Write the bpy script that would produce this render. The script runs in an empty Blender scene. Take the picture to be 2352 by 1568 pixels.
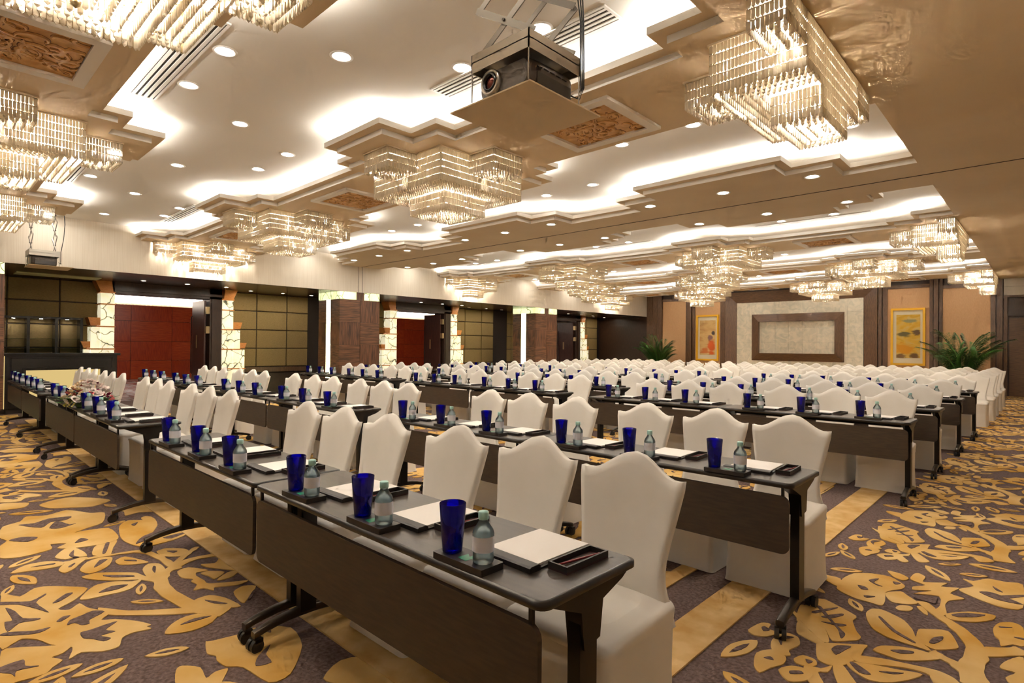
import bpy, bmesh, math, random
from mathutils import Matrix, Vector
random.seed(11)
sc = bpy.context.scene
COL = sc.collection

# ------------------------------------------------------------------ camera, world, exposure
CAM_F = 1305.01 * 36 / 2352
yaw, pitch, roll = -0.759093, 0.00843906, 0.00912299
fw = Vector((math.sin(yaw) * math.cos(pitch), math.cos(yaw) * math.cos(pitch), math.sin(pitch)))
rt = Vector((math.cos(yaw), -math.sin(yaw), 0)); up = rt.cross(fw)
rt2 = math.cos(roll) * rt + math.sin(roll) * up
up2 = -math.sin(roll) * rt + math.cos(roll) * up
cam_d = bpy.data.cameras.new('camera'); cam = bpy.data.objects.new('camera', cam_d); COL.objects.link(cam)
cam_d.sensor_width = 36; cam_d.lens = CAM_F; cam_d.clip_start = 0.05; cam_d.clip_end = 100
mw = Matrix((rt2, up2, -fw)).transposed().to_4x4(); mw.translation = (0, 0, 1.4)
cam.matrix_world = mw
sc.camera = cam
w = bpy.data.worlds.new('world'); sc.world = w; w.use_nodes = True
w.node_tree.nodes['Background'].inputs[0].default_value = (1, 0.95, 0.88, 1)
w.node_tree.nodes['Background'].inputs[1].default_value = 0.02
sc.view_settings.view_transform = 'Standard'; sc.view_settings.look = 'None'
sc.view_settings.exposure = 0.28; sc.view_settings.gamma = 1.0; sc.view_settings.use_curve_mapping = False
try:
    cy = sc.cycles
    cy.use_denoising = True; cy.max_bounces = 7; cy.diffuse_bounces = 4; cy.glossy_bounces = 3
    cy.transmission_bounces = 5; cy.transparent_max_bounces = 8; cy.sample_clamp_indirect = 4.0
    cy.caustics_reflective = False; cy.caustics_refractive = False; cy.blur_glossy = 1.0
    cy.use_light_tree = True; cy.use_adaptive_sampling = True; cy.adaptive_threshold = 0.16; cy.adaptive_min_samples = 12
except Exception:
    pass
E_COVE, E_DOWN, E_BULB, E_ONYX = 55.0, 150.0, 580.0, 0.6

# ------------------------------------------------------------------ materials
def lin(c):
    return tuple((v / 255 / 12.92) if v / 255 <= 0.04045 else ((v / 255 + 0.055) / 1.055) ** 2.4 for v in c) + (1,)
MATS = {}
def mat(name, rgb, rough=0.6, metal=0.0, spec=0.5, emit=None, es=0.0, coat=0.0):
    m = bpy.data.materials.new(name); m.use_nodes = True
    b = m.node_tree.nodes['Principled BSDF']
    b.inputs['Base Color'].default_value = lin(rgb); b.inputs['Roughness'].default_value = rough
    b.inputs['Metallic'].default_value = metal; b.inputs['Specular IOR Level'].default_value = spec
    b.inputs['Coat Weight'].default_value = coat
    if emit:
        b.inputs['Emission Color'].default_value = lin(emit); b.inputs['Emission Strength'].default_value = es
    MATS[name] = m
    return m
def nt(m):
    return m.node_tree.nodes, m.node_tree.links, m.node_tree.nodes['Principled BSDF']
def vary(m, c1, c2, scale=(1, 1, 1), nscale=5.0, detail=4.0, lo=0.35, hi=0.65, bump=0.0, coord='Object', dist=0.0, rough=None):
    """colour variation by stretched noise (grain, weave, pile) and optional bump"""
    N, L, b = nt(m)
    tc = N.new('ShaderNodeTexCoord'); mp = N.new('ShaderNodeMapping'); mp.inputs['Scale'].default_value = scale
    no = N.new('ShaderNodeTexNoise'); no.inputs['Scale'].default_value = nscale; no.inputs['Detail'].default_value = detail
    no.inputs['Distortion'].default_value = dist
    cr = N.new('ShaderNodeValToRGB')
    cr.color_ramp.elements[0].position = lo; cr.color_ramp.elements[0].color = lin(c1)
    cr.color_ramp.elements[1].position = hi; cr.color_ramp.elements[1].color = lin(c2)
    L.new(tc.outputs[coord], mp.inputs[0]); L.new(mp.outputs[0], no.inputs['Vector'])
    L.new(no.outputs['Fac'], cr.inputs[0]); L.new(cr.outputs[0], b.inputs['Base Color'])
    if bump:
        bp = N.new('ShaderNodeBump'); bp.inputs['Strength'].default_value = bump; bp.inputs['Distance'].default_value = 0.01
        L.new(no.outputs['Fac'], bp.inputs['Height']); L.new(bp.outputs[0], b.inputs['Normal'])
    return m
def emis(name, rgb, s):
    m = bpy.data.materials.new(name); m.use_nodes = True
    N = m.node_tree.nodes; L = m.node_tree.links; N.clear()
    e = N.new('ShaderNodeEmission'); e.inputs[0].default_value = lin(rgb); e.inputs[1].default_value = s
    o = N.new('ShaderNodeOutputMaterial'); L.new(e.outputs[0], o.inputs[0]); MATS[name] = m
    return m

vary(mat('ceiling_white', (236, 230, 220), 0.85), (233, 227, 216), (240, 235, 226), nscale=2.0, coord='Generated')
vary(mat('beam_paint', (216, 193, 158), 0.8), (213, 189, 153), (219, 197, 163), nscale=1.2)
mat('lip_paint', (236, 230, 220), 0.8)
vary(mat('wallpaper', (226, 215, 198), 0.6), (222, 210, 192), (231, 221, 205), scale=(1, 14, 0.25), nscale=6, detail=5)
vary(mat('carpet_plum', (88, 70, 66), 0.95, spec=0.1), (86, 70, 66), (120, 101, 96), nscale=55, detail=3, bump=0.6, coord='Object')
vary(mat('carpet_gold', (206, 160, 78), 0.95, spec=0.1), (204, 156, 74), (230, 196, 134), nscale=2.2, detail=9, bump=0.5, coord='Object')
vary(mat('carpet_band', (208, 166, 98), 0.95, spec=0.1), (202, 160, 96), (224, 190, 134), nscale=7, detail=8, bump=0.5, coord='Object')
vary(mat('spandex', (232, 226, 217), 0.75, spec=0.3), (228, 222, 212), (236, 230, 222), nscale=3)
vary(mat('table_top', (58, 49, 41), 0.36, spec=0.7), (52, 43, 35), (64, 54, 45), scale=(1, 12, 1), nscale=6, detail=5)
mat('table_edge', (26, 20, 15), 0.35)
vary(mat('panel_brown', (50, 36, 22), 0.55), (44, 31, 18), (58, 43, 27), scale=(1, 1, 8), nscale=10)
mat('metal_black', (30, 26, 23), 0.35, metal=0.6)
mat('metal_bronze', (62, 54, 46), 0.3, metal=0.7)
mat('rubber', (22, 20, 19), 0.5)
mat('leather', (34, 27, 23), 0.5)
mat('leather_dark', (20, 15, 12), 0.45)
mat('tray_inlay', (48, 22, 22), 0.6)
mat('paper', (244, 238, 232), 0.7)
mat('pencil_red', (120, 22, 30), 0.35)
mat('pencil_wood', (222, 180, 130), 0.6)
mat('emblem_green', (20, 120, 84), 0.4)
mat('cap_aqua', (170, 216, 210), 0.35)
mat('bottle_label', (222, 224, 236), 0.45)
mat('brass', (180, 160, 120), 0.3, metal=0.8)
mat('steel', (190, 184, 174), 0.32, metal=0.8)
mat('trim_white', (240, 236, 228), 0.4)
mat('black_gloss', (20, 16, 13), 0.25)
mat('projector_grey', (74, 64, 56), 0.35)
mat('projector_dark', (40, 34, 30), 0.3)
mat('rubber_cable', (18, 16, 15), 0.5)
mat('lens_red', (120, 60, 50), 0.1, metal=0.4)
mat('panel_pale', (206, 202, 146), 0.5)
mat('steel_dark', (150, 145, 138), 0.4, metal=0.6)
mat('plate_tan', (214, 190, 150), 0.6)
def wood(name, a, b_, sc_=(1, 1, 10), rough=0.4, n=5):
    return vary(mat(name, a, rough), a, b_, scale=sc_, nscale=n, detail=6, dist=0.6)
wood('walnut_h', (62, 38, 22), (122, 82, 54), (1, 0.5, 8), 0.38)
wood('walnut_v', (58, 34, 20), (116, 76, 50), (1, 8, 0.5), 0.38)
wood('wood_soffit', (44, 24, 14), (62, 36, 20), (4, 30, 1), 0.25)
wood('wood_dark', (40, 24, 15), (62, 39, 24), (20, 20, 1.2), 0.4)
wood('wood_mid', (74, 50, 32), (104, 74, 48), (14, 14, 1.2), 0.4)
wood('wood_mid_h', (74, 50, 32), (104, 74, 48), (1.2, 14, 14), 0.4)
wood('wood_orange', (202, 124, 56), (224, 152, 80), (1, 3, 20), 0.45)
wood('red_wood_h', (146, 42, 10), (182, 74, 26), (1, 0.7, 12), 0.3)
wood('red_wood_v', (138, 36, 8), (174, 66, 22), (1, 12, 0.7), 0.3)
wood('door_wood', (54, 32, 26), (78, 50, 40), (20, 20, 1), 0.3)
wood('carved_wood', (192, 140, 78), (220, 174, 110), (3, 3, 3), 0.5, 3)
mat('carved_shadow', (110, 68, 30), 0.6)
vary(mat('olive_fabric', (122, 98, 58), 0.8), (120, 98, 54), (148, 124, 78), scale=(1, 3, 60), nscale=8)
mat('groove', (34, 20, 10), 0.7)
vary(mat('peach_fabric', (196, 150, 104), 0.8), (202, 158, 114), (216, 174, 130), scale=(40, 1, 2), nscale=8)
vary(mat('foyer_marble', (206, 200, 196), 0.15), (150, 140, 138), (232, 230, 232), scale=(1, 4, 1), nscale=1.0, detail=6, dist=1.5)
vary(mat('stone', (206, 196, 172), 0.35), (200, 195, 176), (228, 217, 196), nscale=3.2, detail=10, dist=2.2)
mat('gold_frame', (240, 186, 40), 0.4, metal=0.15)
mat('mat_board', (228, 216, 188), 0.8)
mat('leaf_green', (58, 104, 34), 0.5); mat('leaf_dark', (34, 72, 24), 0.5); mat('stem_green', (90, 120, 50), 0.6)
mat('pot_dark', (52, 38, 30), 0.4)
mat('petal_white', (246, 232, 226), 0.6); mat('petal_pink', (232, 120, 128), 0.6); mat('petal_cream', (244, 222, 190), 0.6)
mat('petal_magenta', (150, 22, 76), 0.6); mat('bud_yellow', (214, 206, 110), 0.6); mat('bloom_leaf', (52, 96, 36), 0.5)
emis('cove_glow', (255, 251, 243), E_COVE)
emis('down_glow', (255, 250, 240), E_DOWN)
emis('down_small', (255, 246, 226), E_DOWN * 3.0)
emis('bulb_glow', (255, 242, 222), E_BULB)
emis('strip_glow', (250, 255, 190), 7.0)
emis('foyer_glow', (255, 240, 225), 9.0)
emis('bar_glow', (255, 222, 146), 0.6)
# backlit onyx: emission broken by dark veins
def onyx(name, s, tint, base):
    m = mat(name, base, 0.35); N, L, b = nt(m)
    tc = N.new('ShaderNodeTexCoord'); no = N.new('ShaderNodeTexNoise'); no.inputs['Scale'].default_value = 2.0; no.inputs['Detail'].default_value = 3
    va = N.new('ShaderNodeVectorMath'); va.operation = 'MULTIPLY_ADD'; va.inputs[1].default_value = (0.5, 0.5, 0.5)
    vo = N.new('ShaderNodeTexVoronoi'); vo.feature = 'DISTANCE_TO_EDGE'; vo.inputs['Scale'].default_value = 2.6
    cr = N.new('ShaderNodeValToRGB'); cr.color_ramp.elements[0].position = 0.006; cr.color_ramp.elements[0].color = (0.06, 0.06, 0.035, 1)
    cr.color_ramp.elements[1].position = 0.035; cr.color_ramp.elements[1].color = lin(tint)
    mx = N.new('ShaderNodeMix'); mx.data_type = 'RGBA'; mx.blend_type = 'MULTIPLY'; mx.inputs['Factor'].default_value = 0.8
    n2 = N.new('ShaderNodeTexNoise'); n2.inputs['Scale'].default_value = 3; n2.inputs['Detail'].default_value = 6
    c2 = N.new('ShaderNodeValToRGB'); c2.color_ramp.elements[0].position = 0.3; c2.color_ramp.elements[0].color = (0.6, 0.62, 0.5, 1); c2.color_ramp.elements[1].position = 0.6
    L.new(tc.outputs['Object'], no.inputs['Vector']); L.new(no.outputs['Color'], va.inputs[0]); L.new(tc.outputs['Object'], va.inputs[2])
    L.new(va.outputs[0], vo.inputs['Vector']); L.new(vo.outputs['Distance'], cr.inputs[0])
    L.new(tc.outputs['Object'], n2.inputs['Vector']); L.new(n2.outputs['Fac'], c2.inputs[0])
    L.new(cr.outputs[0], mx.inputs['A']); L.new(c2.outputs[0], mx.inputs['B'])
    L.new(mx.outputs['Result'], b.inputs['Emission Color']); L.new(mx.outputs['Result'], b.inputs['Base Color'])
    b.inputs['Emission Strength'].default_value = s
onyx('onyx_lit', E_ONYX, (255, 246, 214), (240, 230, 200))
onyx('onyx_cap', 1.1, (240, 248, 190), (230, 235, 190))
def glassy(name, tint, gloss=0.12, ior=1.45, trans=None, tw=0.0, rough=0.04):
    """thin clear wall: tinted transparency, a Fresnel gloss and optional translucency"""
    m = bpy.data.materials.new(name); m.use_nodes = True; N = m.node_tree.nodes; L = m.node_tree.links; N.clear()
    t = N.new('ShaderNodeBsdfTransparent'); t.inputs[0].default_value = lin(tint)
    g = N.new('ShaderNodeBsdfGlossy'); g.inputs['Roughness'].default_value = rough
    f = N.new('ShaderNodeFresnel'); f.inputs[0].default_value = ior
    o = N.new('ShaderNodeOutputMaterial'); base = t.outputs[0]
    if tw:
        tr = N.new('ShaderNodeBsdfTranslucent'); tr.inputs[0].default_value = lin(trans)
        m1 = N.new('ShaderNodeMixShader'); m1.inputs[0].default_value = tw
        L.new(t.outputs[0], m1.inputs[1]); L.new(tr.outputs[0], m1.inputs[2]); base = m1.outputs[0]
    mx = N.new('ShaderNodeMixShader'); L.new(f.outputs[0], mx.inputs[0]); L.new(base, mx.inputs[1]); L.new(g.outputs[0], mx.inputs[2])
    L.new(mx.outputs[0], o.inputs[0]); MATS[name] = m
m = bpy.data.materials.new('crystal'); m.use_nodes = True; N = m.node_tree.nodes; L = m.node_tree.links; N.clear()
tr = N.new('ShaderNodeBsdfTranslucent'); tr.inputs[0].default_value = lin((255, 246, 228))
df = N.new('ShaderNodeBsdfDiffuse'); df.inputs[0].default_value = lin((250, 238, 216))
gl = N.new('ShaderNodeBsdfGlossy'); gl.inputs['Roughness'].default_value = 0.08
m1 = N.new('ShaderNodeMixShader'); m1.inputs[0].default_value = 0.25; m2 = N.new('ShaderNodeMixShader'); m2.inputs[0].default_value = 0.2
L.new(tr.outputs[0], m1.inputs[1]); L.new(df.outputs[0], m1.inputs[2]); L.new(m1.outputs[0], m2.inputs[1]); L.new(gl.outputs[0], m2.inputs[2])
o = N.new('ShaderNodeOutputMaterial'); L.new(m2.outputs[0], o.inputs[0]); MATS['crystal'] = m
glassy('blue_glass', (20, 28, 225), ior=1.5, trans=(14, 22, 225), tw=0.22)
glassy('bottle_pet', (244, 252, 252), ior=1.5, trans=(232, 248, 250), tw=0.48, rough=0.03)
glassy('shelf_glass', (190, 205, 185), ior=1.5)

# ------------------------------------------------------------------ mesh helpers
class MB:
    def __init__(s): s.v = []; s.f = []; s.mi = []; s.sm = []
    def add(s, vs, fs, mi=0, smooth=False):
        n = len(s.v); s.v += [tuple(p) for p in vs]
        for f in fs: s.f.append(tuple(i + n for i in f)); s.mi.append(mi); s.sm.append(smooth)
        return s
    def box(s, x0, x1, y0, y1, z0, z1, mi=0):
        vs = [(x, y, z) for z in (z0, z1) for y in (y0, y1) for x in (x0, x1)]
        return s.add(vs, [(0, 2, 3, 1), (4, 5, 7, 6), (0, 1, 5, 4), (2, 6, 7, 3), (0, 4, 6, 2), (1, 3, 7, 5)], mi)
    def prism(s, poly, z0, z1, mi=0, mi_side=None, bottom=True, top=True):
        n = len(poly); a = sum(poly[i][0] * poly[(i + 1) % n][1] - poly[(i + 1) % n][0] * poly[i][1] for i in range(n))
        if a < 0: poly = poly[::-1]
        vs = [(x, y, z0) for x, y in poly] + [(x, y, z1) for x, y in poly]
        if bottom: s.add(vs, [tuple(range(n))[::-1]], mi)
        if top: s.add(vs, [tuple(range(n, 2 * n))], mi)
        s.add(vs, [(i, (i + 1) % n, n + (i + 1) % n, n + i) for i in range(n)], mi if mi_side is None else mi_side)
        return s
    def extrude(s, poly, axis, a0, a1, mi=0):
        """polygon given in the two other axes, extruded along axis 'x' or 'y'"""
        f = (lambda p, t: (t, p[0], p[1])) if axis == 'x' else (lambda p, t: (p[0], t, p[1]))
        n = len(poly); vs = [f(p, a0) for p in poly] + [f(p, a1) for p in poly]
        return s.add(vs, [tuple(range(n))[::-1], tuple(range(n, 2 * n))] + [(i, (i + 1) % n, n + (i + 1) % n, n + i) for i in range(n)], mi)
    def lathe(s, prof, n=16, c=(0, 0, 0), mi=0, smooth=True, cap0=False, cap1=False):
        vs = [(c[0] + r * math.cos(2 * math.pi * k / n), c[1] + r * math.sin(2 * math.pi * k / n), c[2] + z) for r, z in prof for k in range(n)]
        fs = [(i * n + k, i * n + (k + 1) % n, (i + 1) * n + (k + 1) % n, (i + 1) * n + k) for i in range(len(prof) - 1) for k in range(n)]
        s.add(vs, fs, mi, smooth)
        if cap0: s.add(vs[:n], [tuple(range(n))[::-1]], mi)
        if cap1: s.add(vs[-n:], [tuple(range(n))], mi)
        return s
    def tube(s, pts, r, n=8, mi=0, r1=None, cap=True):
        pts = [Vector(p) for p in pts]; m = len(pts); vs = []
        for i, p in enumerate(pts):
            d = (pts[min(i + 1, m - 1)] - pts[max(i - 1, 0)]).normalized()
            a = Vector((0, 0, 1)) if abs(d.z) < 0.9 else Vector((1, 0, 0))
            u = d.cross(a).normalized(); q = u.cross(d)
            rr = r if r1 is None else r + (r1 - r) * i / (m - 1)
            vs += [tuple(p + (u * math.cos(2 * math.pi * k / n) + q * math.sin(2 * math.pi * k / n)) * rr) for k in range(n)]
        fs = [(i * n + k, i * n + (k + 1) % n, (i + 1) * n + (k + 1) % n, (i + 1) * n + k) for i in range(m - 1) for k in range(n)]
        s.add(vs, fs, mi, True)
        if cap: s.add(vs[:n], [tuple(range(n))], mi); s.add(vs[-n:], [tuple(range(n))[::-1]], mi)
        return s
    def loft(s, rings, mi=0, smooth=True, cap0=False, cap1=True):
        n = len(rings[0]); vs = [p for r in rings for p in r]
        s.add(vs, [(i * n + k, i * n + (k + 1) % n, (i + 1) * n + (k + 1) % n, (i + 1) * n + k) for i in range(len(rings) - 1) for k in range(n)], mi, smooth)
        if cap0: s.add(rings[0], [tuple(range(n))[::-1]], mi)
        if cap1: s.add(rings[-1], [tuple(range(n))], mi)
        return s
    def mesh(s, name, *mats):
        me = bpy.data.meshes.new(name); me.from_pydata(s.v, [], s.f)
        for m in mats: me.materials.append(MATS[m])
        me.polygons.foreach_set('material_index', s.mi); me.polygons.foreach_set('use_smooth', s.sm)
        me.update(); return me
def ob(name, me, parent=None, loc=(0, 0, 0), rz=0.0):
    o = bpy.data.objects.new(name, me); COL.objects.link(o)
    o.location = loc; o.rotation_euler = (0, 0, rz)
    if parent is not None: o.parent = parent
    return o
def tag(o, label=None, cat=None, group=None, kind=None):
    if label: o['label'] = label
    if cat: o['category'] = cat
    if group: o['group'] = group
    if kind: o['kind'] = kind
    return o
def struct(name, me, label=None, parent=None):
    o = ob(name, me, parent)
    if parent is None: o['kind'] = 'structure'
    if label: o['label'] = label
    return o
def rrect(x0, x1, y0, y1, r, n=4):
    out = []
    for cx, cy, a in ((x1 - r, y1 - r, 0), (x0 + r, y1 - r, 90), (x0 + r, y0 + r, 180), (x1 - r, y0 + r, 270)):
        for k in range(n + 1):
            t = math.radians(a + 90 * k / n); out.append((cx + r * math.cos(t), cy + r * math.sin(t)))
    return out
ORD = ['zeroth', 'first', 'second', 'third', 'fourth', 'fifth', 'sixth', 'seventh', 'eighth', 'ninth', 'tenth', 'eleventh', 'twelfth', 'thirteenth',
       'fourteenth', 'fifteenth', 'sixteenth', 'seventeenth', 'eighteenth', 'nineteenth', 'twentieth', 'twenty-first', 'twenty-second', 'twenty-third', 'twenty-fourth', 'twenty-fifth']

# ================================================================== THE SETTING
ZB, ZL, ZU = 3.49, 3.545, 3.74          # beam underside, lip step, upper ceiling
XW, XS, YF, YN, XR = -13.45, -1.085, 23.2, -5.0, 2.6   # header plane, soffit edge, far wall, near wall, right wall
XB, XD = -16.1, -15.6                    # back of the recess, door plane
floor = struct('floor', MB().box(-16.2, XR, YN, YF, -0.1, 0).mesh('floor', 'carpet_plum'), 'plum carpet with carved gold flowers and leaves')

# ---- carpet motifs (cm on the floor): 1 = gold pile, 0 = plum cut-out on top of it
CARPET_AISLE = [
    (1, [(-97, 347), (-92, 352), (-87, 350), (-74, 342), (-74, 335), (-70, 324), (-67, 319), (-67, 315), (-70, 311), (-76, 305), (-82, 316), (-91, 329), (-97, 336)]),
    (1, [(-99, 334), (-97, 336), (-91, 329), (-82, 316), (-77, 304), (-78, 301), (-85, 307), (-95, 315)]),
    (1, [(-94, 314), (-85, 306), (-78, 300), (-79, 297), (-86, 299), (-91, 302)]),
    (0, [(-92, 339), (-90, 340), (-82, 328), (-76, 320), (-73, 316), (-73, 311), (-74, 311), (-77, 319), (-83, 327)]),
    (0, [(-92, 331), (-84, 345), (-84, 343), (-90, 330)]),
    (0, [(-87, 328), (-80, 339), (-79, 337), (-83, 329)]),
    (0, [(-85, 322), (-75, 327), (-77, 323), (-83, 322)]),
    (1, [(-80, 294), (-80, 298), (-72, 305), (-63, 312), (-63, 307), (-63, 297), (-66, 286), (-70, 281), (-76, 282)]),
    (0, [(-74, 296), (-73, 301), (-68, 305), (-69, 300), (-71, 292), (-73, 294)]),
    (1, [(-71, 349), (-70, 357), (-66, 360), (-61, 358), (-55, 354), (-50, 345), (-47, 336), (-40, 327), (-47, 327), (-52, 327), (-58, 328), (-64, 332), (-68, 339)]),
    (0, [(-65, 348), (-64, 349), (-56, 338), (-47, 331), (-48, 330), (-57, 336)]),
    (1, [(-47, 334), (-48, 347), (-45, 351), (-37, 356), (-32, 343), (-32, 338), (-39, 330), (-44, 332)]),
    (0, [(-42, 338), (-41, 343), (-38, 347), (-38, 342), (-40, 336), (-42, 335)]),
    (1, [(-60, 309), (-58, 316), (-52, 321), (-45, 324), (-38, 324), (-36, 322), (-42, 314), (-49, 308), (-55, 308)]),
    (0, [(-54, 314), (-50, 318), (-46, 320), (-46, 318), (-50, 314)]),
    (1, [(-66, 297), (-56, 303), (-47, 306), (-36, 309), (-30, 307), (-27, 302), (-31, 298), (-39, 303), (-48, 301), (-62, 292)]),
    (1, [(-50, 388), (-47, 385), (-44, 380), (-41, 375), (-38, 372), (-35, 369), (-31, 365), (-28, 360), (-25, 355), (-23, 350), (-22, 345), (-21, 340), (-20, 336), (-21, 331), (-21, 326), (-21, 322), (-20, 317), (-18, 312), (-17, 308), (-27, 305), (-28, 309), (-29, 315), (-30, 321), (-30, 326), (-29, 331), (-29, 336), (-29, 340), (-29, 343), (-30, 347), (-32, 352), (-34, 357), (-37, 361), (-39, 365), (-42, 368), (-45, 372), (-49, 377), (-52, 382), (-54, 386)]),
    (1, [(-29, 344), (-27, 345), (-24, 347), (-22, 350), (-18, 353), (-14, 357), (-12, 360), (-6, 355), (-9, 352), (-13, 348), (-16, 344), (-19, 341), (-21, 339), (-22, 337)]),
    (1, [(-39, 329), (-38, 328), (-36, 327), (-35, 326), (-33, 325), (-30, 324), (-28, 322), (-25, 319), (-23, 316), (-22, 313), (-27, 311), (-28, 313), (-30, 316), (-32, 318), (-33, 320), (-35, 321), (-37, 322), (-39, 323), (-40, 324), (-41, 325)]),
    (1, [(-40, 379), (-32, 390), (-25, 394), (-21, 394), (-22, 387), (-28, 378), (-35, 373), (-39, 373)]),
    (0, [(-38, 379), (-33, 386), (-25, 391), (-28, 385), (-35, 378)]),
    (1, [(-103, 390), (-93, 391), (-91, 377), (-101, 384)]),
    (1, [(-91, 374), (-92, 392), (-89, 406), (-82, 413), (-72, 416), (-63, 407), (-63, 400), (-67, 393), (-69, 387), (-67, 375), (-67, 366), (-73, 366), (-79, 366), (-86, 369)]),
    (0, [(-83, 387), (-79, 387), (-77, 384), (-80, 382)]),
    (0, [(-80, 400), (-76, 407), (-77, 398), (-72, 395), (-75, 395)]),
    (0, [(-69, 408), (-65, 408), (-67, 404)]),
    (0, [(-77, 373), (-72, 376), (-75, 371)]),
    (1, [(-69, 386), (-63, 395), (-59, 391), (-53, 384), (-57, 378), (-64, 375)]),
    (1, [(-61, 368), (-60, 373), (-56, 376), (-54, 374), (-55, 369), (-59, 366)]),
    (1, [(-53, 378), (-51, 380), (-48, 375), (-47, 370), (-49, 371)]),
    (1, [(-75, 426), (-68, 426), (-63, 421), (-65, 415), (-70, 417)]),
    (1, [(-62, 420), (-62, 431), (-60, 435), (-56, 431), (-56, 421), (-51, 424), (-45, 429), (-47, 420), (-39, 425), (-42, 412), (-35, 409), (-41, 400), (-42, 391), (-40, 379), (-42, 374), (-45, 381), (-44, 388), (-46, 403), (-57, 397), (-50, 409), (-58, 403), (-59, 408), (-54, 416)]),
    (0, [(-53, 395), (-47, 401), (-46, 390), (-48, 389), (-56, 390)]),
    (1, [(-54, 392), (-51, 396), (-49, 394), (-52, 390)]),
    (1, [(-39, 444), (-34, 444), (-28, 455), (-20, 456), (-12, 458), (-11, 417), (-18, 410), (-26, 412), (-34, 417), (-39, 423), (-33, 435)]),
    (0, [(-30, 426), (-24, 430), (-11, 422), (-22, 420)]),
    (0, [(-25, 442), (-20, 435), (-23, 436)]),
    (0, [(-23, 425), (-11, 439), (-11, 436), (-20, 423)]),
    (1, [(-21, 376), (-19, 386), (-14, 391), (-10, 387), (-9, 364), (-13, 362), (-17, 356), (-18, 363), (-20, 367)]),
    (0, [(-19, 380), (-14, 383), (-18, 379)]),
    (0, [(-13, 371), (-9, 373), (-9, 371)]),
    (1, [(-16, 335), (-14, 342), (-9, 350), (-8, 320), (-11, 317), (-14, 323), (-11, 331), (-16, 331)]),
    (1, [(-66, 288), (-61, 294), (-56, 295), (-48, 298), (-40, 301), (-44, 291), (-50, 283), (-56, 280), (-62, 283)]),
    (0, [(-65, 289), (-63, 290), (-56, 285), (-60, 283)]),
    (0, [(-54, 290), (-46, 296), (-49, 292)]),
    (1, [(-70, 282), (-67, 285), (-62, 278), (-58, 271), (-63, 266), (-67, 273)]),
    (1, [(-79, 273), (-73, 275), (-70, 281), (-70, 274), (-73, 271), (-68, 262), (-71, 258), (-76, 264)]),
    (1, [(-38, 304), (-32, 308), (-27, 302), (-34, 295)]),
    (1, [(-97, 286), (-95, 297), (-89, 297), (-86, 290), (-88, 281), (-86, 277), (-91, 273), (-95, 278)]),
    (0, [(-95, 288), (-94, 293), (-90, 295), (-93, 289), (-92, 283)]),
    (1, [(-98, 268), (-94, 276), (-87, 274), (-86, 267), (-89, 260), (-91, 253), (-95, 257)]),
    (0, [(-94, 266), (-92, 269), (-90, 267)]),
    (1, [(-109, 287), (-107, 299), (-103, 301), (-102, 295), (-97, 295), (-100, 287), (-105, 284)]),
    (1, [(-84, 275), (-82, 281), (-77, 281), (-75, 277), (-77, 273), (-82, 272)]),
    (1, [(-86, 261), (-83, 268), (-78, 270), (-74, 267), (-75, 260), (-80, 255)]),
    (1, [(-88, 318), (-97, 323), (-102, 327), (-96, 318), (-90, 312), (-82, 303), (-78, 301)]),
    (0, [(-105, 294), (-104, 296), (-101, 294), (-103, 291)]),
    (0, [(-82, 263), (-79, 266), (-77, 265), (-81, 261)]),
    (0, [(-80, 278), (-77, 278), (-78, 275)]),
]
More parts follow.
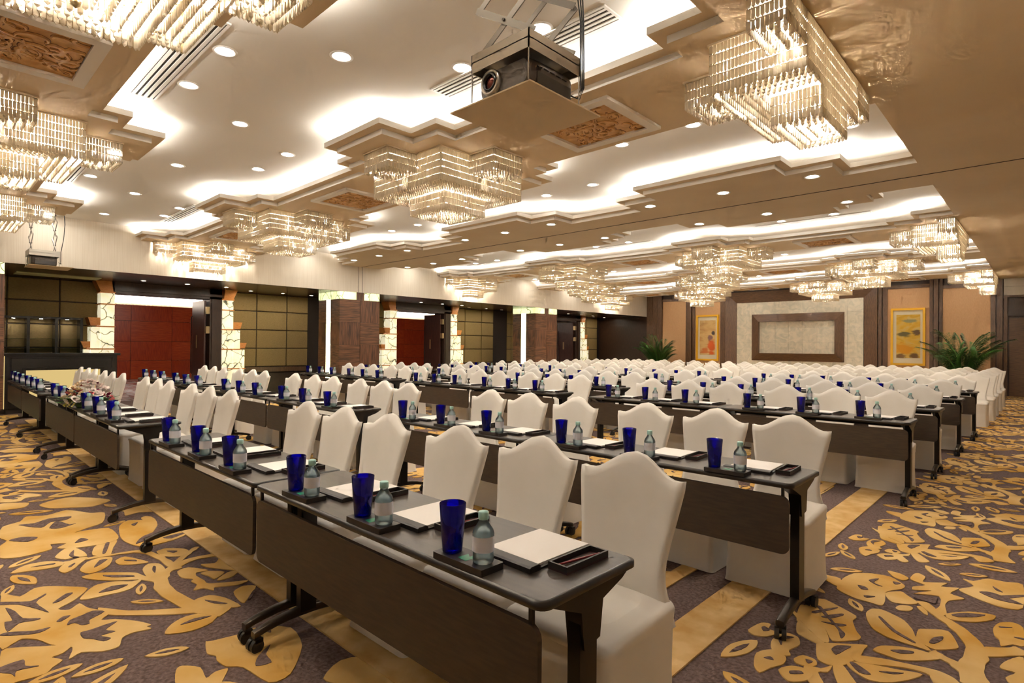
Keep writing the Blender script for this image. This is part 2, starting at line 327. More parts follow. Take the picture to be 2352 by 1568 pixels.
CARPET_FRONT = [
    (1, [(-364, 69), (-349, 79), (-338, 92), (-324, 110), (-317, 110), (-328, 94), (-337, 84), (-348, 73), (-355, 69)]),
    (1, [(-309, 110), (-312, 108), (-317, 105), (-322, 102), (-328, 100), (-335, 99), (-342, 98), (-349, 97), (-357, 96), (-364, 96), (-371, 96), (-377, 98), (-383, 99), (-388, 101), (-392, 103), (-395, 106), (-398, 110), (-401, 113), (-403, 117), (-405, 121), (-406, 125), (-406, 129), (-405, 134), (-404, 138), (-402, 141), (-398, 139), (-399, 136), (-400, 132), (-401, 129), (-400, 126), (-399, 123), (-397, 120), (-395, 117), (-393, 114), (-391, 111), (-388, 109), (-384, 108), (-381, 106), (-376, 105), (-370, 104), (-364, 104), (-357, 104), (-350, 105), (-343, 106), (-337, 107), (-331, 109), (-326, 111), (-322, 113), (-318, 116), (-315, 118)]),
    (1, [(-392, 112), (-397, 112), (-403, 111), (-409, 111), (-416, 111), (-422, 110), (-428, 109), (-434, 108), (-439, 106), (-443, 103), (-444, 100), (-446, 96), (-447, 91), (-448, 87), (-449, 82), (-450, 78), (-450, 73), (-451, 69), (-452, 65), (-455, 66), (-455, 69), (-454, 74), (-453, 79), (-453, 83), (-452, 88), (-450, 92), (-449, 97), (-448, 102), (-446, 106), (-441, 110), (-435, 112), (-429, 113), (-423, 115), (-416, 115), (-410, 116), (-403, 116), (-397, 117), (-392, 117)]),
    (1, [(-401, 113), (-404, 114), (-407, 117), (-411, 120), (-414, 123), (-417, 126), (-420, 129), (-423, 131), (-425, 133), (-426, 135), (-424, 137), (-423, 136), (-420, 134), (-418, 131), (-415, 129), (-412, 126), (-408, 123), (-405, 121), (-401, 118), (-399, 117)]),
    (1, [(-419, 71), (-419, 79), (-410, 89), (-403, 95), (-392, 98), (-387, 105), (-374, 101), (-382, 98), (-391, 93), (-400, 82), (-412, 73)]),
    (0, [(-412, 80), (-400, 92), (-397, 92), (-405, 83)]),
    (1, [(-383, 64), (-394, 70), (-399, 75), (-397, 83), (-390, 90), (-390, 95), (-380, 88), (-378, 82), (-379, 75), (-380, 68)]),
    (0, [(-385, 73), (-390, 80), (-386, 87), (-383, 81)]),
    (1, [(-455, 42), (-465, 50), (-464, 60), (-456, 67), (-449, 66), (-449, 58), (-452, 50)]),
    (0, [(-458, 52), (-456, 63), (-454, 62)]),
    (1, [(-469, 65), (-483, 72), (-483, 77), (-469, 80), (-457, 80), (-460, 74), (-460, 69)]),
    (0, [(-466, 72), (-472, 74), (-475, 76), (-463, 74), (-458, 76), (-460, 73)]),
    (1, [(-441, 63), (-452, 68), (-457, 76), (-454, 80), (-446, 75), (-437, 70), (-433, 65)]),
    (0, [(-443, 68), (-448, 72), (-446, 72), (-441, 69)]),
    (1, [(-432, 72), (-445, 78), (-448, 86), (-443, 91), (-430, 87), (-423, 81), (-422, 75)]),
    (0, [(-431, 79), (-442, 84), (-441, 88), (-433, 82)]),
    (1, [(-457, 83), (-474, 87), (-482, 94), (-479, 101), (-465, 96), (-447, 90)]),
    (0, [(-456, 88), (-477, 94), (-476, 96), (-456, 90)]),
    (1, [(-435, 114), (-437, 121), (-427, 129), (-418, 129), (-414, 123), (-422, 115)]),
    (0, [(-431, 119), (-426, 124), (-424, 121)]),
    (1, [(-435, 91), (-439, 97), (-425, 103), (-417, 105), (-420, 97), (-426, 91)]),
    (0, [(-432, 95), (-427, 100), (-424, 100), (-429, 96)]),
    (1, [(-406, 99), (-414, 104), (-410, 109), (-397, 109), (-380, 102), (-387, 98)]),
    (0, [(-407, 105), (-405, 106), (-395, 103), (-401, 103)]),
    (1, [(-338, 107), (-339, 115), (-329, 120), (-313, 122), (-319, 114), (-330, 109)]),
    (0, [(-334, 111), (-321, 118), (-326, 113)]),
    (1, [(-309, 85), (-317, 90), (-321, 98), (-316, 112), (-305, 105), (-303, 97), (-304, 92)]),
    (0, [(-313, 93), (-315, 100), (-312, 107), (-312, 98)]),
    (1, [(-388, 113), (-390, 120), (-377, 127), (-378, 121), (-373, 119), (-362, 120), (-356, 120), (-350, 128), (-344, 138), (-342, 131), (-348, 121), (-344, 119), (-351, 116), (-352, 111), (-359, 115), (-366, 114), (-369, 116), (-376, 112)]),
    (1, [(-375, 122), (-375, 127), (-367, 133), (-360, 125), (-367, 124)]),
    (1, [(-357, 125), (-365, 134), (-363, 140), (-356, 133)]),
    (1, [(-334, 126), (-338, 133), (-333, 138), (-325, 132), (-316, 125), (-321, 124)]),
    (0, [(-319, 128), (-327, 134), (-325, 134), (-318, 129)]),
    (1, [(-390, 127), (-386, 134), (-392, 139), (-376, 138), (-365, 139), (-374, 133), (-383, 128)]),
    (1, [(-418, 35), (-410, 42), (-418, 49), (-416, 55), (-406, 64), (-397, 70), (-384, 62), (-377, 54), (-372, 58), (-377, 63), (-368, 65), (-360, 69), (-354, 73), (-347, 67), (-343, 72), (-333, 79), (-324, 83), (-323, 81), (-319, 82), (-321, 75), (-319, 70), (-311, 67), (-311, 61), (-317, 54), (-314, 49), (-325, 52), (-334, 46), (-345, 42), (-351, 37), (-348, 33), (-349, 29)]),
    (0, [(-408, 34), (-398, 45), (-404, 52), (-402, 52), (-394, 47), (-375, 50), (-385, 46), (-398, 40), (-404, 33)]),
    (0, [(-387, 53), (-396, 60), (-395, 63), (-391, 60), (-387, 56)]),
    (0, [(-397, 35), (-389, 38), (-376, 40), (-370, 46), (-369, 44), (-371, 38), (-364, 33), (-377, 33), (-377, 36)]),
    (0, [(-363, 33), (-356, 42), (-355, 48), (-352, 43), (-357, 35), (-362, 30)]),
    (0, [(-338, 57), (-338, 61), (-339, 67), (-339, 72), (-333, 66), (-328, 69), (-328, 63), (-322, 66), (-321, 63), (-327, 60), (-331, 57)]),
    (0, [(-352, 54), (-352, 57), (-347, 59), (-346, 62), (-351, 63), (-356, 70), (-361, 66), (-359, 61), (-357, 56)]),
    (0, [(-360, 51), (-364, 54), (-363, 57), (-359, 53)]),
    (1, [(-343, 29), (-342, 35), (-336, 42), (-328, 52), (-322, 48), (-321, 44), (-315, 47), (-311, 43), (-307, 40), (-308, 31), (-309, 26)]),
    (0, [(-326, 27), (-327, 35), (-320, 35), (-316, 39), (-318, 32), (-313, 31), (-317, 30), (-321, 27)]),
    (1, [(-573, 48), (-581, 59), (-594, 64), (-587, 76), (-594, 89), (-581, 97), (-570, 102), (-564, 110), (-534, 103), (-526, 91), (-519, 83), (-520, 89), (-515, 103), (-491, 104), (-480, 101), (-477, 91), (-481, 77), (-489, 69), (-496, 75), (-501, 67), (-489, 66), (-485, 50), (-493, 40), (-519, 42), (-531, 47), (-544, 44)]),
    (0, [(-570, 57), (-567, 66), (-574, 75), (-569, 89), (-561, 84), (-562, 75), (-550, 68)]),
    (0, [(-545, 72), (-562, 79), (-545, 84), (-545, 88), (-539, 78)]),
    (0, [(-530, 48), (-533, 55), (-525, 63), (-518, 57)]),
    (0, [(-492, 79), (-501, 84), (-494, 87), (-492, 83)]),
    (1, [(-515, 110), (-526, 118), (-518, 128), (-520, 134), (-498, 131), (-474, 121), (-483, 138), (-461, 141), (-452, 129), (-450, 113), (-458, 107), (-474, 104), (-490, 105)]),
    (0, [(-512, 117), (-515, 122), (-507, 118)]),
    (0, [(-460, 108), (-475, 116), (-485, 135), (-467, 118)]),
    (0, [(-462, 115), (-475, 131), (-480, 140), (-466, 126)]),
    (0, [(-462, 125), (-464, 133), (-463, 141), (-456, 129)]),
    (1, [(-527, 127), (-530, 131), (-523, 134), (-515, 130), (-518, 127)]),
    (1, [(-566, 120), (-573, 132), (-565, 146), (-540, 141), (-546, 130), (-543, 120), (-557, 122)]),
    (1, [(-656, 53), (-652, 62), (-644, 71), (-629, 66), (-633, 51)]),
    (1, [(-629, 76), (-639, 86), (-641, 100), (-619, 117), (-604, 122), (-593, 107), (-602, 93), (-611, 81)]),
    (1, [(-271, 79), (-273, 82), (-266, 87), (-256, 86), (-258, 90), (-257, 95), (-252, 92), (-247, 87), (-258, 76)]),
    (1, [(-287, 96), (-286, 98), (-283, 112), (-284, 119), (-272, 130), (-252, 126), (-234, 112), (-234, 103), (-253, 100), (-259, 95), (-267, 94), (-271, 95), (-276, 93)]),
    (0, [(-280, 111), (-271, 114), (-268, 110), (-275, 108)]),
    (0, [(-284, 118), (-278, 122), (-274, 121), (-278, 119)]),
    (0, [(-263, 116), (-257, 108), (-250, 104), (-248, 110), (-256, 111)]),
]

pg = MB(); pd = MB(); LAID = []
cnt = [0]
def smooth(Q, n=3):
    out = []; m_ = len(Q)
    for i in range(m_):
        p0, p1, p2, p3 = Q[i - 1], Q[i], Q[(i + 1) % m_], Q[(i + 2) % m_]
        for k in range(n):
            t = k / n
            out.append(hermite(p0, p1, p2, p3, t))
    return out
def hermite(p0, p1, p2, p3, t):
    h1 = 2 * t ** 3 - 3 * t * t + 1; h2 = -2 * t ** 3 + 3 * t * t; h3 = t ** 3 - 2 * t * t + t; h4 = t ** 3 - t * t
    return tuple(h1 * p1[a] + h2 * p2[a] + h3 * 0.38 * (p2[a] - p0[a]) + h4 * 0.38 * (p3[a] - p1[a]) for a in (0, 1))
def lay(motifs, dx, dy, mx=None, my=None, x0=-16, x1=XR, y0=YN, y1=YF, c0=-99, c1=99):
    for k, P in motifs:
        Q = []
        for x, y in P:
            x, y = x / 100, y / 100
            if mx is not None: x = 2 * mx - x
            if my is not None: y = 2 * my - y
            Q.append((x + dx, y + dy))
        cx = sum(q[0] for q in Q) / len(Q); cy_ = sum(q[1] for q in Q) / len(Q)
        if not (max(x0, c0) < cx < min(x1, c1) and y0 < cy_ < y1): continue
        if math.hypot(cx, cy_) < 8: Q = smooth(Q)
        Q = [(min(max(x, x0), x1), min(max(y, y0), y1)) for x, y in Q]
        cnt[0] += 1; e = (cnt[0] % 40) * 4e-5
        if k and math.hypot(cx, cy_) < 9: LAID.append((min(q[0] for q in Q), max(q[0] for q in Q), min(q[1] for q in Q), max(q[1] for q in Q), Q))
        if k: pg.prism(Q, 0.0, 0.004 + e, bottom=False)
        else: pd.prism(Q, 0.0, 0.0065 + e, bottom=False)
for k in range(-4, 11):
    lay(CARPET_AISLE, 0, 1.925 * k, x0=-1.17)
    lay(CARPET_AISLE, 0, 1.925 * k + 0.9, mx=-0.09)
    lay(CARPET_AISLE, 1.9, 1.925 * k)
for k in range(-3, 2):
    lim = dict(c0=-2.42) if k == 1 else dict(c1=-6.42 + 3.45 * (k + 1)) if k < 0 else {}
    lay(CARPET_FRONT, 3.45 * k, 0, y1=1.40, x1=-1.17, x0=-14.4, **lim)
    lim = dict(c0=-0.82) if k == 1 else dict(c1=-4.82 + 3.45 * (k + 1)) if k < 0 else {}
    lay(CARPET_FRONT, 3.45 * k + 1.6, 0, my=0.26, x1=-1.17, x0=-14.4, **lim)
for i in range(0, 13):
    for k in range(-1, 11):
        lay(CARPET_AISLE, -0.32 - 1.0 * i, 1.925 * k + (0.95 if i % 2 else 0), x0=-13.4, x1=-1.6, y0=1.85, y1=22.9)
# single leaves fill the bare ground between the sprays
def covered(x, y):
    for a, b, c, d, Q in LAID:
        if a - 0.02 < x < b + 0.02 and c - 0.02 < y < d + 0.02:
            ins = False
            for (x1, y1), (x2, y2) in zip(Q, Q[1:] + Q[:1]):
                if (y1 > y) != (y2 > y) and x < (x2 - x1) * (y - y1) / (y2 - y1) + x1: ins = not ins
            if ins: return True
    return False
lr = random.Random(17)
for (xa, xb, ya, yb, tries) in ((-1.13, 0.4, 0.6, 8.5, 900), (-7.5, -1.2, 0.0, 1.34, 700)):
    for _ in range(tries):
        cx, cy_, a, ln_ = lr.uniform(xa, xb), lr.uniform(ya, yb), lr.uniform(0, 6.28), lr.uniform(0.14, 0.30)
        wd_ = ln_ * lr.uniform(0.28, 0.42); ca, sa = math.cos(a), math.sin(a)
        def leafpts(f, g): return [(cx + u * ln_ * f * ca - v * wd_ * g * sa, cy_ + u * ln_ * f * sa + v * wd_ * g * ca) for u, v in ((-0.5, 0), (-0.3, 0.36), (0, 0.5), (0.25, 0.36), (0.5, 0), (0.25, -0.36), (0, -0.5), (-0.3, -0.36))]
        P = leafpts(1, 1)
        if any(covered(x, y) or not (xa < x < xb and ya < y < yb) for x, y in leafpts(1.25, 1.3) + [(cx, cy_)]): continue
        P = smooth(P, 2); LAID.append((min(q[0] for q in P), max(q[0] for q in P), min(q[1] for q in P), max(q[1] for q in P), P))
        pg.prism(P, 0.0, 0.005, bottom=False); pd.prism(leafpts(0.55, 0.3), 0.0, 0.0065, bottom=False)
tag(ob('carpet_pattern', pg.mesh('carpet_pattern', 'carpet_gold'), floor), 'gold floral pile woven across the carpet', kind='stuff')
tag(ob('carpet_cutouts', pd.mesh('carpet_cutouts', 'carpet_plum'), floor), 'plum veins cut into the gold flowers', kind='stuff')
ob('carpet_border', MB().box(-1.385, -1.165, 1.385, 21.5, 0, 0.008).mesh('carpet_border', 'carpet_band'), floor)
ob('carpet_border', MB().box(-13.3, -1.385, 1.385, 1.605, 0, 0.008).mesh('carpet_border', 'carpet_band'), floor)
ob('carpet_border', MB().box(-1.72, -1.62, 1.85, 21.5, 0, 0.0075).mesh('carpet_border', 'carpet_band'), floor)

# ---- upper ceiling, soffit, near ceiling
ceiling = struct('ceiling', MB().box(-13.9, XR, YN, YF + 0.3, ZU, ZU + 0.1).mesh('ceiling', 'ceiling_white'), 'white coffered ceiling with glowing coves')
struct('soffit_right', MB().box(XS, XR, -1.0, 21.8, ZB, ZU).mesh('soffit_right', 'beam_paint'), 'flat lowered ceiling along the right side', ceiling)
struct('soffit_near', MB().box(-13.45, XR, YN, -1.0, ZB, ZU).mesh('soffit_near', 'beam_paint'), None, ceiling)
CH_A = [-1.09, -5.235, -9.36, -13.45]; CH_B = [-3.16, -7.27, -11.40]; ST_T = [-3.2, -7.3, -11.41]
def outline(yc, centres, steps, base, off, xa=XW, xb=XS):
    """plan outline of a stepped beam; steps = (half length, half width) from wide to narrow"""
    def hw(x):
        h = base
        for c in centres:
            for hl, hh in steps:
                if abs(x - c) < hl + off: h = max(h, hh)
        return h + off
    xs = {xa, xb}
    for c in centres:
        for hl, hh in steps:
            for q in (c - hl - off, c + hl + off):
                if xa < q < xb: xs.add(q)
    xs = sorted(xs); lo = []; hi = []
    for a, b in zip(xs, xs[1:]):
        h = hw((a + b) / 2)
        lo += [(a, yc - h), (b, yc - h)]; hi += [(a, yc + h), (b, yc + h)]
    P = lo + hi[::-1]; out = []
    for p in P:
        if not out or (abs(p[0] - out[-1][0]) > 1e-6 or abs(p[1] - out[-1][1]) > 1e-6): out.append(p)
    return out
BEAMS = [(0.48, CH_B, 'A'), (4.38, CH_A, 'A'), (8.27, ST_T, 'T'), (12.19, CH_A, 'A'), (16.12, CH_B, 'A'), (20.05, CH_A, 'A')]
for i, (yc, cs, ty) in enumerate(BEAMS):
    steps = [(0.83, 0.835), (0.43, 1.215)] if ty == 'A' else [(1.38, 1.04), (0.865, 1.40)]
    base = 0.6 if ty == 'A' else 0.58
    m1 = MB().prism(outline(yc, cs, steps, base, 0.0), ZB, ZL, 0, 1)
    m1.prism(outline(yc, cs, steps, base, 0.10), ZL, ZL + 0.055, 0, 1)
    bo = struct('ceiling_beam', m1.mesh('ceiling_beam', 'beam_paint', 'lip_paint'), None, ceiling)
    # light strip on top of the lip, out of sight
    A = outline(yc, cs, steps, base, 0.055); B_ = outline(yc, cs, steps, base, 0.005); ms = MB(); n = len(A)
    for k in range(n):
        k2 = (k + 1) % n
        if abs(A[k][0] - A[k2][0]) < 1e-6 and (abs(A[k][0] - XW) < 1e-3 or abs(A[k][0] - XS) < 1e-3): continue
        z = ZL + 0.062
        ms.add([A[k] + (z,), A[k2] + (z,), B_[k2] + (z,), B_[k] + (z,)], [(0, 1, 2, 3)])
    ob('cove_strip', ms.mesh('cove_strip', 'cove_glow'), bo)
# folding-partition track in the middle beam
ob('partition_track', MB().box(XW, XR, 8.262, 8.278, ZB - 0.004, ZB + 0.001).mesh('partition_track', 'groove'), ceiling)

# ---- walls
wl = struct('wall_left', MB().box(XW - 0.3, XW, YN, YF, 2.805, ZU).mesh('wall_left', 'wallpaper'), 'cream papered wall band above the dark recess')
for y in (8.18, 8.31):
    ob('seam', MB().box(XW - 0.01, XW + 0.002, y - 0.004, y + 0.004, 2.805, ZB).mesh('seam', 'groove'), wl)
ob('recess_ceiling', MB().box(XB - 0.1, XW - 0.02, YN, YF, 2.80, 2.86).mesh('recess_ceiling', 'wood_soffit'), wl)
struct('wall_near', MB().box(XB, XR, YN - 0.2, YN, 0, ZU).mesh('wall_near', 'wallpaper'))
struct('wall_right', MB().box(XR, XR + 0.2, YN, YF, 0, ZU).mesh('wall_right', 'wallpaper'))

# ---- recess: back wall with fabric panels, doors, onyx columns, pillars (three bays)
wr = MB()
DOORS = []
for b in range(3):
    o = 7.76 * b
    wr.box(XB - 0.1, XB, o - 1.0 if b == 0 else o + 0.3, 3.1 + o, 0, 2.8)
    wr.box(XB - 0.1, XB, 5.45 + o, min(8.1 + o, YF), 0, 2.8)
    wr.box(XB - 0.1, XB, 3.1 + o, 5.45 + o, 2.56, 2.8)
wr.box(XB - 0.1, XB, YN, -0.9, 0, 2.8)
wrec = struct('wall_recess', wr.mesh('wall_recess', 'groove'), 'dark recess wall covered with olive fabric panels')
ZJ = [0.765, 1.28, 1.795, 2.31, 2.80]
pcache = {}
def panel(y0, y1, z0, z1, x=XB, m='olive_fabric', t=0.03):
    k = (round(y1 - y0, 3), round(z1 - z0, 3), m, t)
    if k not in pcache:
        w2, h2 = (y1 - y0) / 2 - 0.008, (z1 - z0) / 2 - 0.008; e = 0.012
        q = MB(); a = [(0, -w2, -h2), (0, w2, -h2), (0, w2, h2), (0, -w2, h2)]; c = [(t, -w2 + e, -h2 + e), (t, w2 - e, -h2 + e), (t, w2 - e, h2 - e), (t, -w2 + e, h2 - e)]
        q.add(a + c, [(4, 5, 6, 7)] + [(j, (j + 1) % 4, 4 + (j + 1) % 4, 4 + j) for j in range(4)])
        pcache[k] = q.mesh('wall_panel', m)
    ob('wall_panel', pcache[k], wrec, (x, (y0 + y1) / 2, (z0 + z1) / 2))
for b in range(3):
    o = 7.76 * b
    for ya, yb in ((1.12 + o, 1.36 + o), (1.36 + o, 2.246 + o), (2.246 + o, 3.1 + o), (5.45 + o, 5.72 + o), (5.72 + o, 6.59 + o), (6.59 + o, 7.45 + o), (7.45 + o, 8.1 + o)):
        if yb > YF: continue
        for z0, z1 in zip(ZJ, ZJ[1:]): panel(ya, yb, z0, z1)
    for ya, yb in ((1.12 + o, 3.1 + o), (5.45 + o, 8.1 + o)):
        yb = min(yb, YF)
        ob('chair_rail', MB().box(XB, XB + 0.05, ya, yb, 0.62, 0.755).mesh('chair_rail', 'wood_mid'), wrec)
        panel(ya, yb, 0.02, 0.61, m='wood_dark', t=0.02)
# doors: dark frame and one open leaf each
for b in range(3):
    o = 7.76 * b
    fr = MB().box(-16.2, XD - 0.05, 3.0 + o, 3.18 + o, 0, 2.8).box(-16.2, XD - 0.05, 5.23 + o, 5.52 + o, 0, 2.8).box(-16.2, XD - 0.05, 3.0 + o, 5.52 + o, 2.54, 2.8)
    fr.box(XD - 0.05, XD - 0.02, 5.27 + o, 5.36 + o, 0, 2.54).box(XD - 0.05, XD - 0.02, 3.18 + o, 5.52 + o, 2.60, 2.66)
    d = struct('door_%d' % (b + 1), fr.mesh('door_frame', 'wood_dark'), ['open door nearest the bar counter, red wall beyond', 'open door in the middle of the left wall', 'open door at the far end of the left wall'][b])
    leaf = ob('door_leaf', MB().box(-16.68, -15.78, 5.135 + o, 5.18 + o, 0.01, 2.50).mesh('door_leaf', 'door_wood'), d)
    ob('pull_handle', MB().tube([(-16.60, 5.115 + o, 0.6), (-16.60, 5.09 + o, 0.62), (-16.60, 5.09 + o, 2.1), (-16.60, 5.115 + o, 2.12)], 0.014).mesh('pull_handle', 'metal_black'), leaf)
    ob('lock_plate', MB().box(-16.36, -16.28, 5.128 + o, 5.136 + o, 1.28, 1.62).mesh('lock_plate', 'brass'), leaf)
    for z in (0.65, 1.75, 2.25):
        ob('hinge', MB().box(-15.78, -15.66, 5.15 + o, 5.232 + o, z - 0.09, z + 0.09).mesh('hinge', 'brass'), leaf)
# stepped onyx light columns beside each door (things: lit columns)
def onyx_column(y_in, sgn, label):
    """y_in = edge at the door, sgn = direction in which the steps spread"""
    root = ob('onyx_column', None, None, (XD, y_in, 0)); tag(root, label, 'light column', 'backlit onyx columns beside the doors')
    wid = [0.27, 0.27, 0.45, 0.57, 0.57]; zt = [2.54, 2.275, 1.765, 1.255, 0.745, 0.0]; cuts = [[0.27], [0.27], [0.27, 0.45], [0.27, 0.45, 0.57], [0.27, 0.45, 0.57]]
    for k in range(5):
        z1, z0 = zt[k] - 0.012, zt[k + 1] + 0.012; prev = 0.0
        for c in cuts[k]:
            a, b = sorted((sgn * (prev + 0.004), sgn * (c - 0.004)))
            ob('onyx_block', MB().box(-0.36, 0, a, b, z0, z1).mesh('onyx_block', 'onyx_lit'), root); prev = c
        a, b = sorted((-sgn * 0.012, sgn * (wid[k] + 0.02)))
        if k < 4: ob('wood_shelf', MB().box(-0.36, 0.02, a, b, zt[k + 1] - 0.014, zt[k + 1] + 0.014).mesh('wood_shelf', 'wood_orange'), root)
    a, b = sorted((-sgn * 0.012, sgn * 0.29))
    ob('wood_shelf', MB().box(-0.36, 0.02, a, b, 2.535, 2.565).mesh('wood_shelf', 'wood_orange'), root)
    for (wa, wb, z0, z1, fl) in ((0.03, 0.27, 2.565, 2.80, 0.10), (0.27, 0.45, 1.79, 1.965, 0.05), (0.45, 0.57, 1.28, 1.425, 0.05)):
        P = [(sgn * wa, z0), (sgn * wb, z0), (sgn * (wb + fl), z1), (sgn * (wa + (0.03 if wa < 0.1 else 0)), z1)]
        ob('flared_bracket', MB().extrude(P if sgn > 0 else P[::-1], 'x', -0.36, 0.0).mesh('flared_bracket', 'wood_orange'), root)
where = ['nearest door', 'middle door', 'far door']
for b in range(3):
    onyx_column(3.18 + 7.76 * b, -1, 'stepped backlit onyx column left of the %s' % where[b])
    onyx_column(5.52 + 7.76 * b, 1, 'stepped backlit onyx column right of the %s' % where[b])
# pillars clad in wood squares with light boxes on top and a light strip on the side
tile_h = {}
for i, (y0, y1) in enumerate(((-0.10, 1.10), (7.65, 8.845), (15.41, 16.61))):
    P = struct('wall_pillar', MB().box(-14.56, XW - 0.02, y0 + 0.01, y1 - 0.01, 0.18, 2.6).mesh('pillar_core', 'wood_dark'), ['wood clad pillar at the left edge of the picture', 'wood clad pillar under the partition seam', 'wood clad pillar farthest along the left wall'][i])
    ym = (y0 + y1) / 2
    for r in range(4):
        z0, z1 = 0.2 + 0.6 * r, 0.8 + 0.6 * r
        for c, (a, b) in enumerate(((y0, ym), (ym, y1))):
            mm = 'walnut_h' if (r + c) % 2 else 'walnut_v'
            ob('wood_tile', MB().box(XW - 0.02, XW, a + 0.002, b - 0.002, z0 + 0.002, z1 - 0.002).mesh('wood_tile', mm), P)
        for a, b in ((-14.56, -14.154), (-13.916, XW - 0.003)):
            ob('wood_tile', MB().box(a, b, y0 - 0.01, y0 + 0.01, z0 + 0.002, z1 - 0.002).mesh('wood_tile', 'walnut_h' if r % 2 else 'walnut_v'), P)
        ob('wood_tile', MB().box(-14.56, XW - 0.003, y1 - 0.01, y1 + 0.01, z0 + 0.002, z1 - 0.002).mesh('wood_tile', 'walnut_h' if r % 2 else 'walnut_v'), P)
    ob('light_strip', MB().box(-14.15, -13.92, y0 - 0.005, y0 + 0.01, 0.0, 2.6).mesh('light_strip', 'strip_glow'), P)
    ob('light_box', MB().box(-14.58, XW + 0.001, y0 - 0.005, ym - 0.12, 2.605, 2.80).mesh('light_box', 'onyx_cap'), P)
    ob('light_box', MB().box(-14.58, XW + 0.001, ym + 0.12, y1, 2.605, 2.80).mesh('light_box', 'onyx_cap'), P)
    ob('cap_block', MB().box(-14.56, XW - 0.003, ym - 0.12, ym + 0.12, 2.6, 2.80).mesh('cap_block', 'walnut_v'), P)
    ob('light_plinth', MB().box(-14.4, XW - 0.12, y0 + 0.1, y1 - 0.1, 0.0, 0.18).mesh('light_plinth', 'onyx_cap'), P)

# ---- foyer beyond the doors
struct('floor_foyer', MB().box(-25.6, -16.2, 0, 30, -0.1, 0).mesh('floor_foyer', 'foyer_marble'))
fw_ = struct('wall_foyer', MB().box(-25.7, -25.45, 0, 30, 0, 3.4).mesh('wall_foyer', 'groove'), 'red wood panelled foyer wall seen through the doors')
for i, y in enumerate([1.5 + 1.4 * k for k in range(20)]):
    for r, (z0, z1) in enumerate(((0, 0.72), (0.72, 1.46), (1.46, 2.24), (2.24, 3.38))):
        o_ = MB().box(-25.45, -25.42, y + 0.006, y + 1.394, z0 + 0.006, z1 - 0.006)
        ob('wall_panel', o_.mesh('red_panel', 'red_wood_h' if (r + i) % 2 else 'red_wood_v'), fw_)
struct('ceiling_foyer', MB().box(-25.6, -16.2, 0, 30, 3.4, 3.5).mesh('ceiling_foyer', 'ceiling_white'))
struct('wall_foyer_end', MB().box(-25.6, -16.1, 30, 30.2, 0, 3.4).mesh('wall_foyer_end', 'wallpaper'))
struct('wall_foyer_near', MB().box(-25.6, -16.1, -0.2, 0, 0, 3.4).mesh('wall_foyer_near', 'wallpaper'))

# ---- far wall: wood columns, peach fabric, stone panel with frames
wf = struct('wall_far', MB().box(-16.2, XR, YF, YF + 0.2, 0, ZU).mesh('wall_far', 'wood_dark'), 'far wall of dark wood columns, peach fabric and a stone centrepiece')
def bx(name, m, x0, x1, z0, z1, d0, d1, parent=wf):
    return ob(name, MB().box(x0, x1, YF - d1, YF - d0, z0, z1).mesh(name, m), parent)
for x0, x1, zt in ((-12.66, -11.54, 3.45), (-11.12, -10.0, 3.33), (-4.1, -2.92, 3.49), (-2.57, -1.37, 3.42)):
    bx('fabric_panel', 'peach_fabric', x0, x1, 0.1, zt, 0, 0.03)
for x0, x1, d in ((-13.45, -13.15, 0.06), (-13.12, -12.9, 0.10), (-12.88, -12.66, 0.13), (-11.54, -11.42, 0.06), (-11.40, -11.26, 0.12), (-11.24, -11.12, 0.06), (-10.0, -9.9, 0.06), (-9.88, -9.76, 0.12),
                  (-4.36, -4.26, 0.12), (-4.24, -4.1, 0.06), (-2.92, -2.82, 0.06), (-2.80, -2.68, 0.12), (-2.66, -2.57, 0.06), (-1.37, -1.25, 0.06), (-1.22, -1.08, 0.12)):
    bx('wood_column', 'wood_mid', x0, x1, 0, ZU, 0, d)
bx('wood_cornice', 'wood_mid_h', -2.57, -1.37, 3.42, 3.52, 0, 0.08); bx('wood_cornice', 'wood_mid_h', -4.1, -2.92, 3.49, 3.6, 0, 0.08)
bx('wood_cornice', 'wood_mid_h', -12.66, -11.54, 3.45, 3.56, 0, 0.08)
# stone slabs
sx = [-9.32 + 0.5 * k for k in range(10)]; szs = [0.0, 0.55, 1.1, 1.65, 2.2, 2.75, 3.31]
for a, b in zip(sx, sx[1:]):
    for c, d in zip(szs, szs[1:]): bx('stone_tile', 'stone', a + 0.0015, b - 0.0015, c + 0.0015, d - 0.0015, 0, 0.03 + random.uniform(0, 0.0015))
def mitre_frame(x0, x1, z0, z1, w_, t0, t1, parent, m='wood_mid', mh='wood_mid_h', nm='wood_frame', bottom=True):
    """four mitred members; outer edge t0 proud, inner edge t1 proud"""
    o4 = [(x0, z0), (x1, z0), (x1, z1), (x0, z1)]; i4 = [(x0 + w_, z0 + w_), (x1 - w_, z0 + w_), (x1 - w_, z1 - w_), (x0 + w_, z1 - w_)]
    if not bottom: i4[0] = (x0 + w_, z0); i4[1] = (x1 - w_, z0)
    for k in range(4):
        if k == 0 and not bottom: continue
        k2 = (k + 1) % 4
        V = [(o4[k][0], YF, o4[k][1]), (o4[k2][0], YF, o4[k2][1]), (i4[k2][0], YF, i4[k2][1]), (i4[k][0], YF, i4[k][1]),
             (o4[k][0], YF - t0, o4[k][1]), (o4[k2][0], YF - t0, o4[k2][1]), (i4[k2][0], YF - t1, i4[k2][1]), (i4[k][0], YF - t1, i4[k][1])]
        ob(nm, MB().add(V, [(4, 7, 6, 5), (0, 4, 5, 1), (2, 6, 7, 3), (1, 5, 6, 2), (3, 7, 4, 0)]).mesh(nm, mh if k % 2 == 0 else m), parent)
mitre_frame(-9.74, -4.38, 0.0, 3.66, 0.42, 0.16, 0.05, wf, bottom=False)
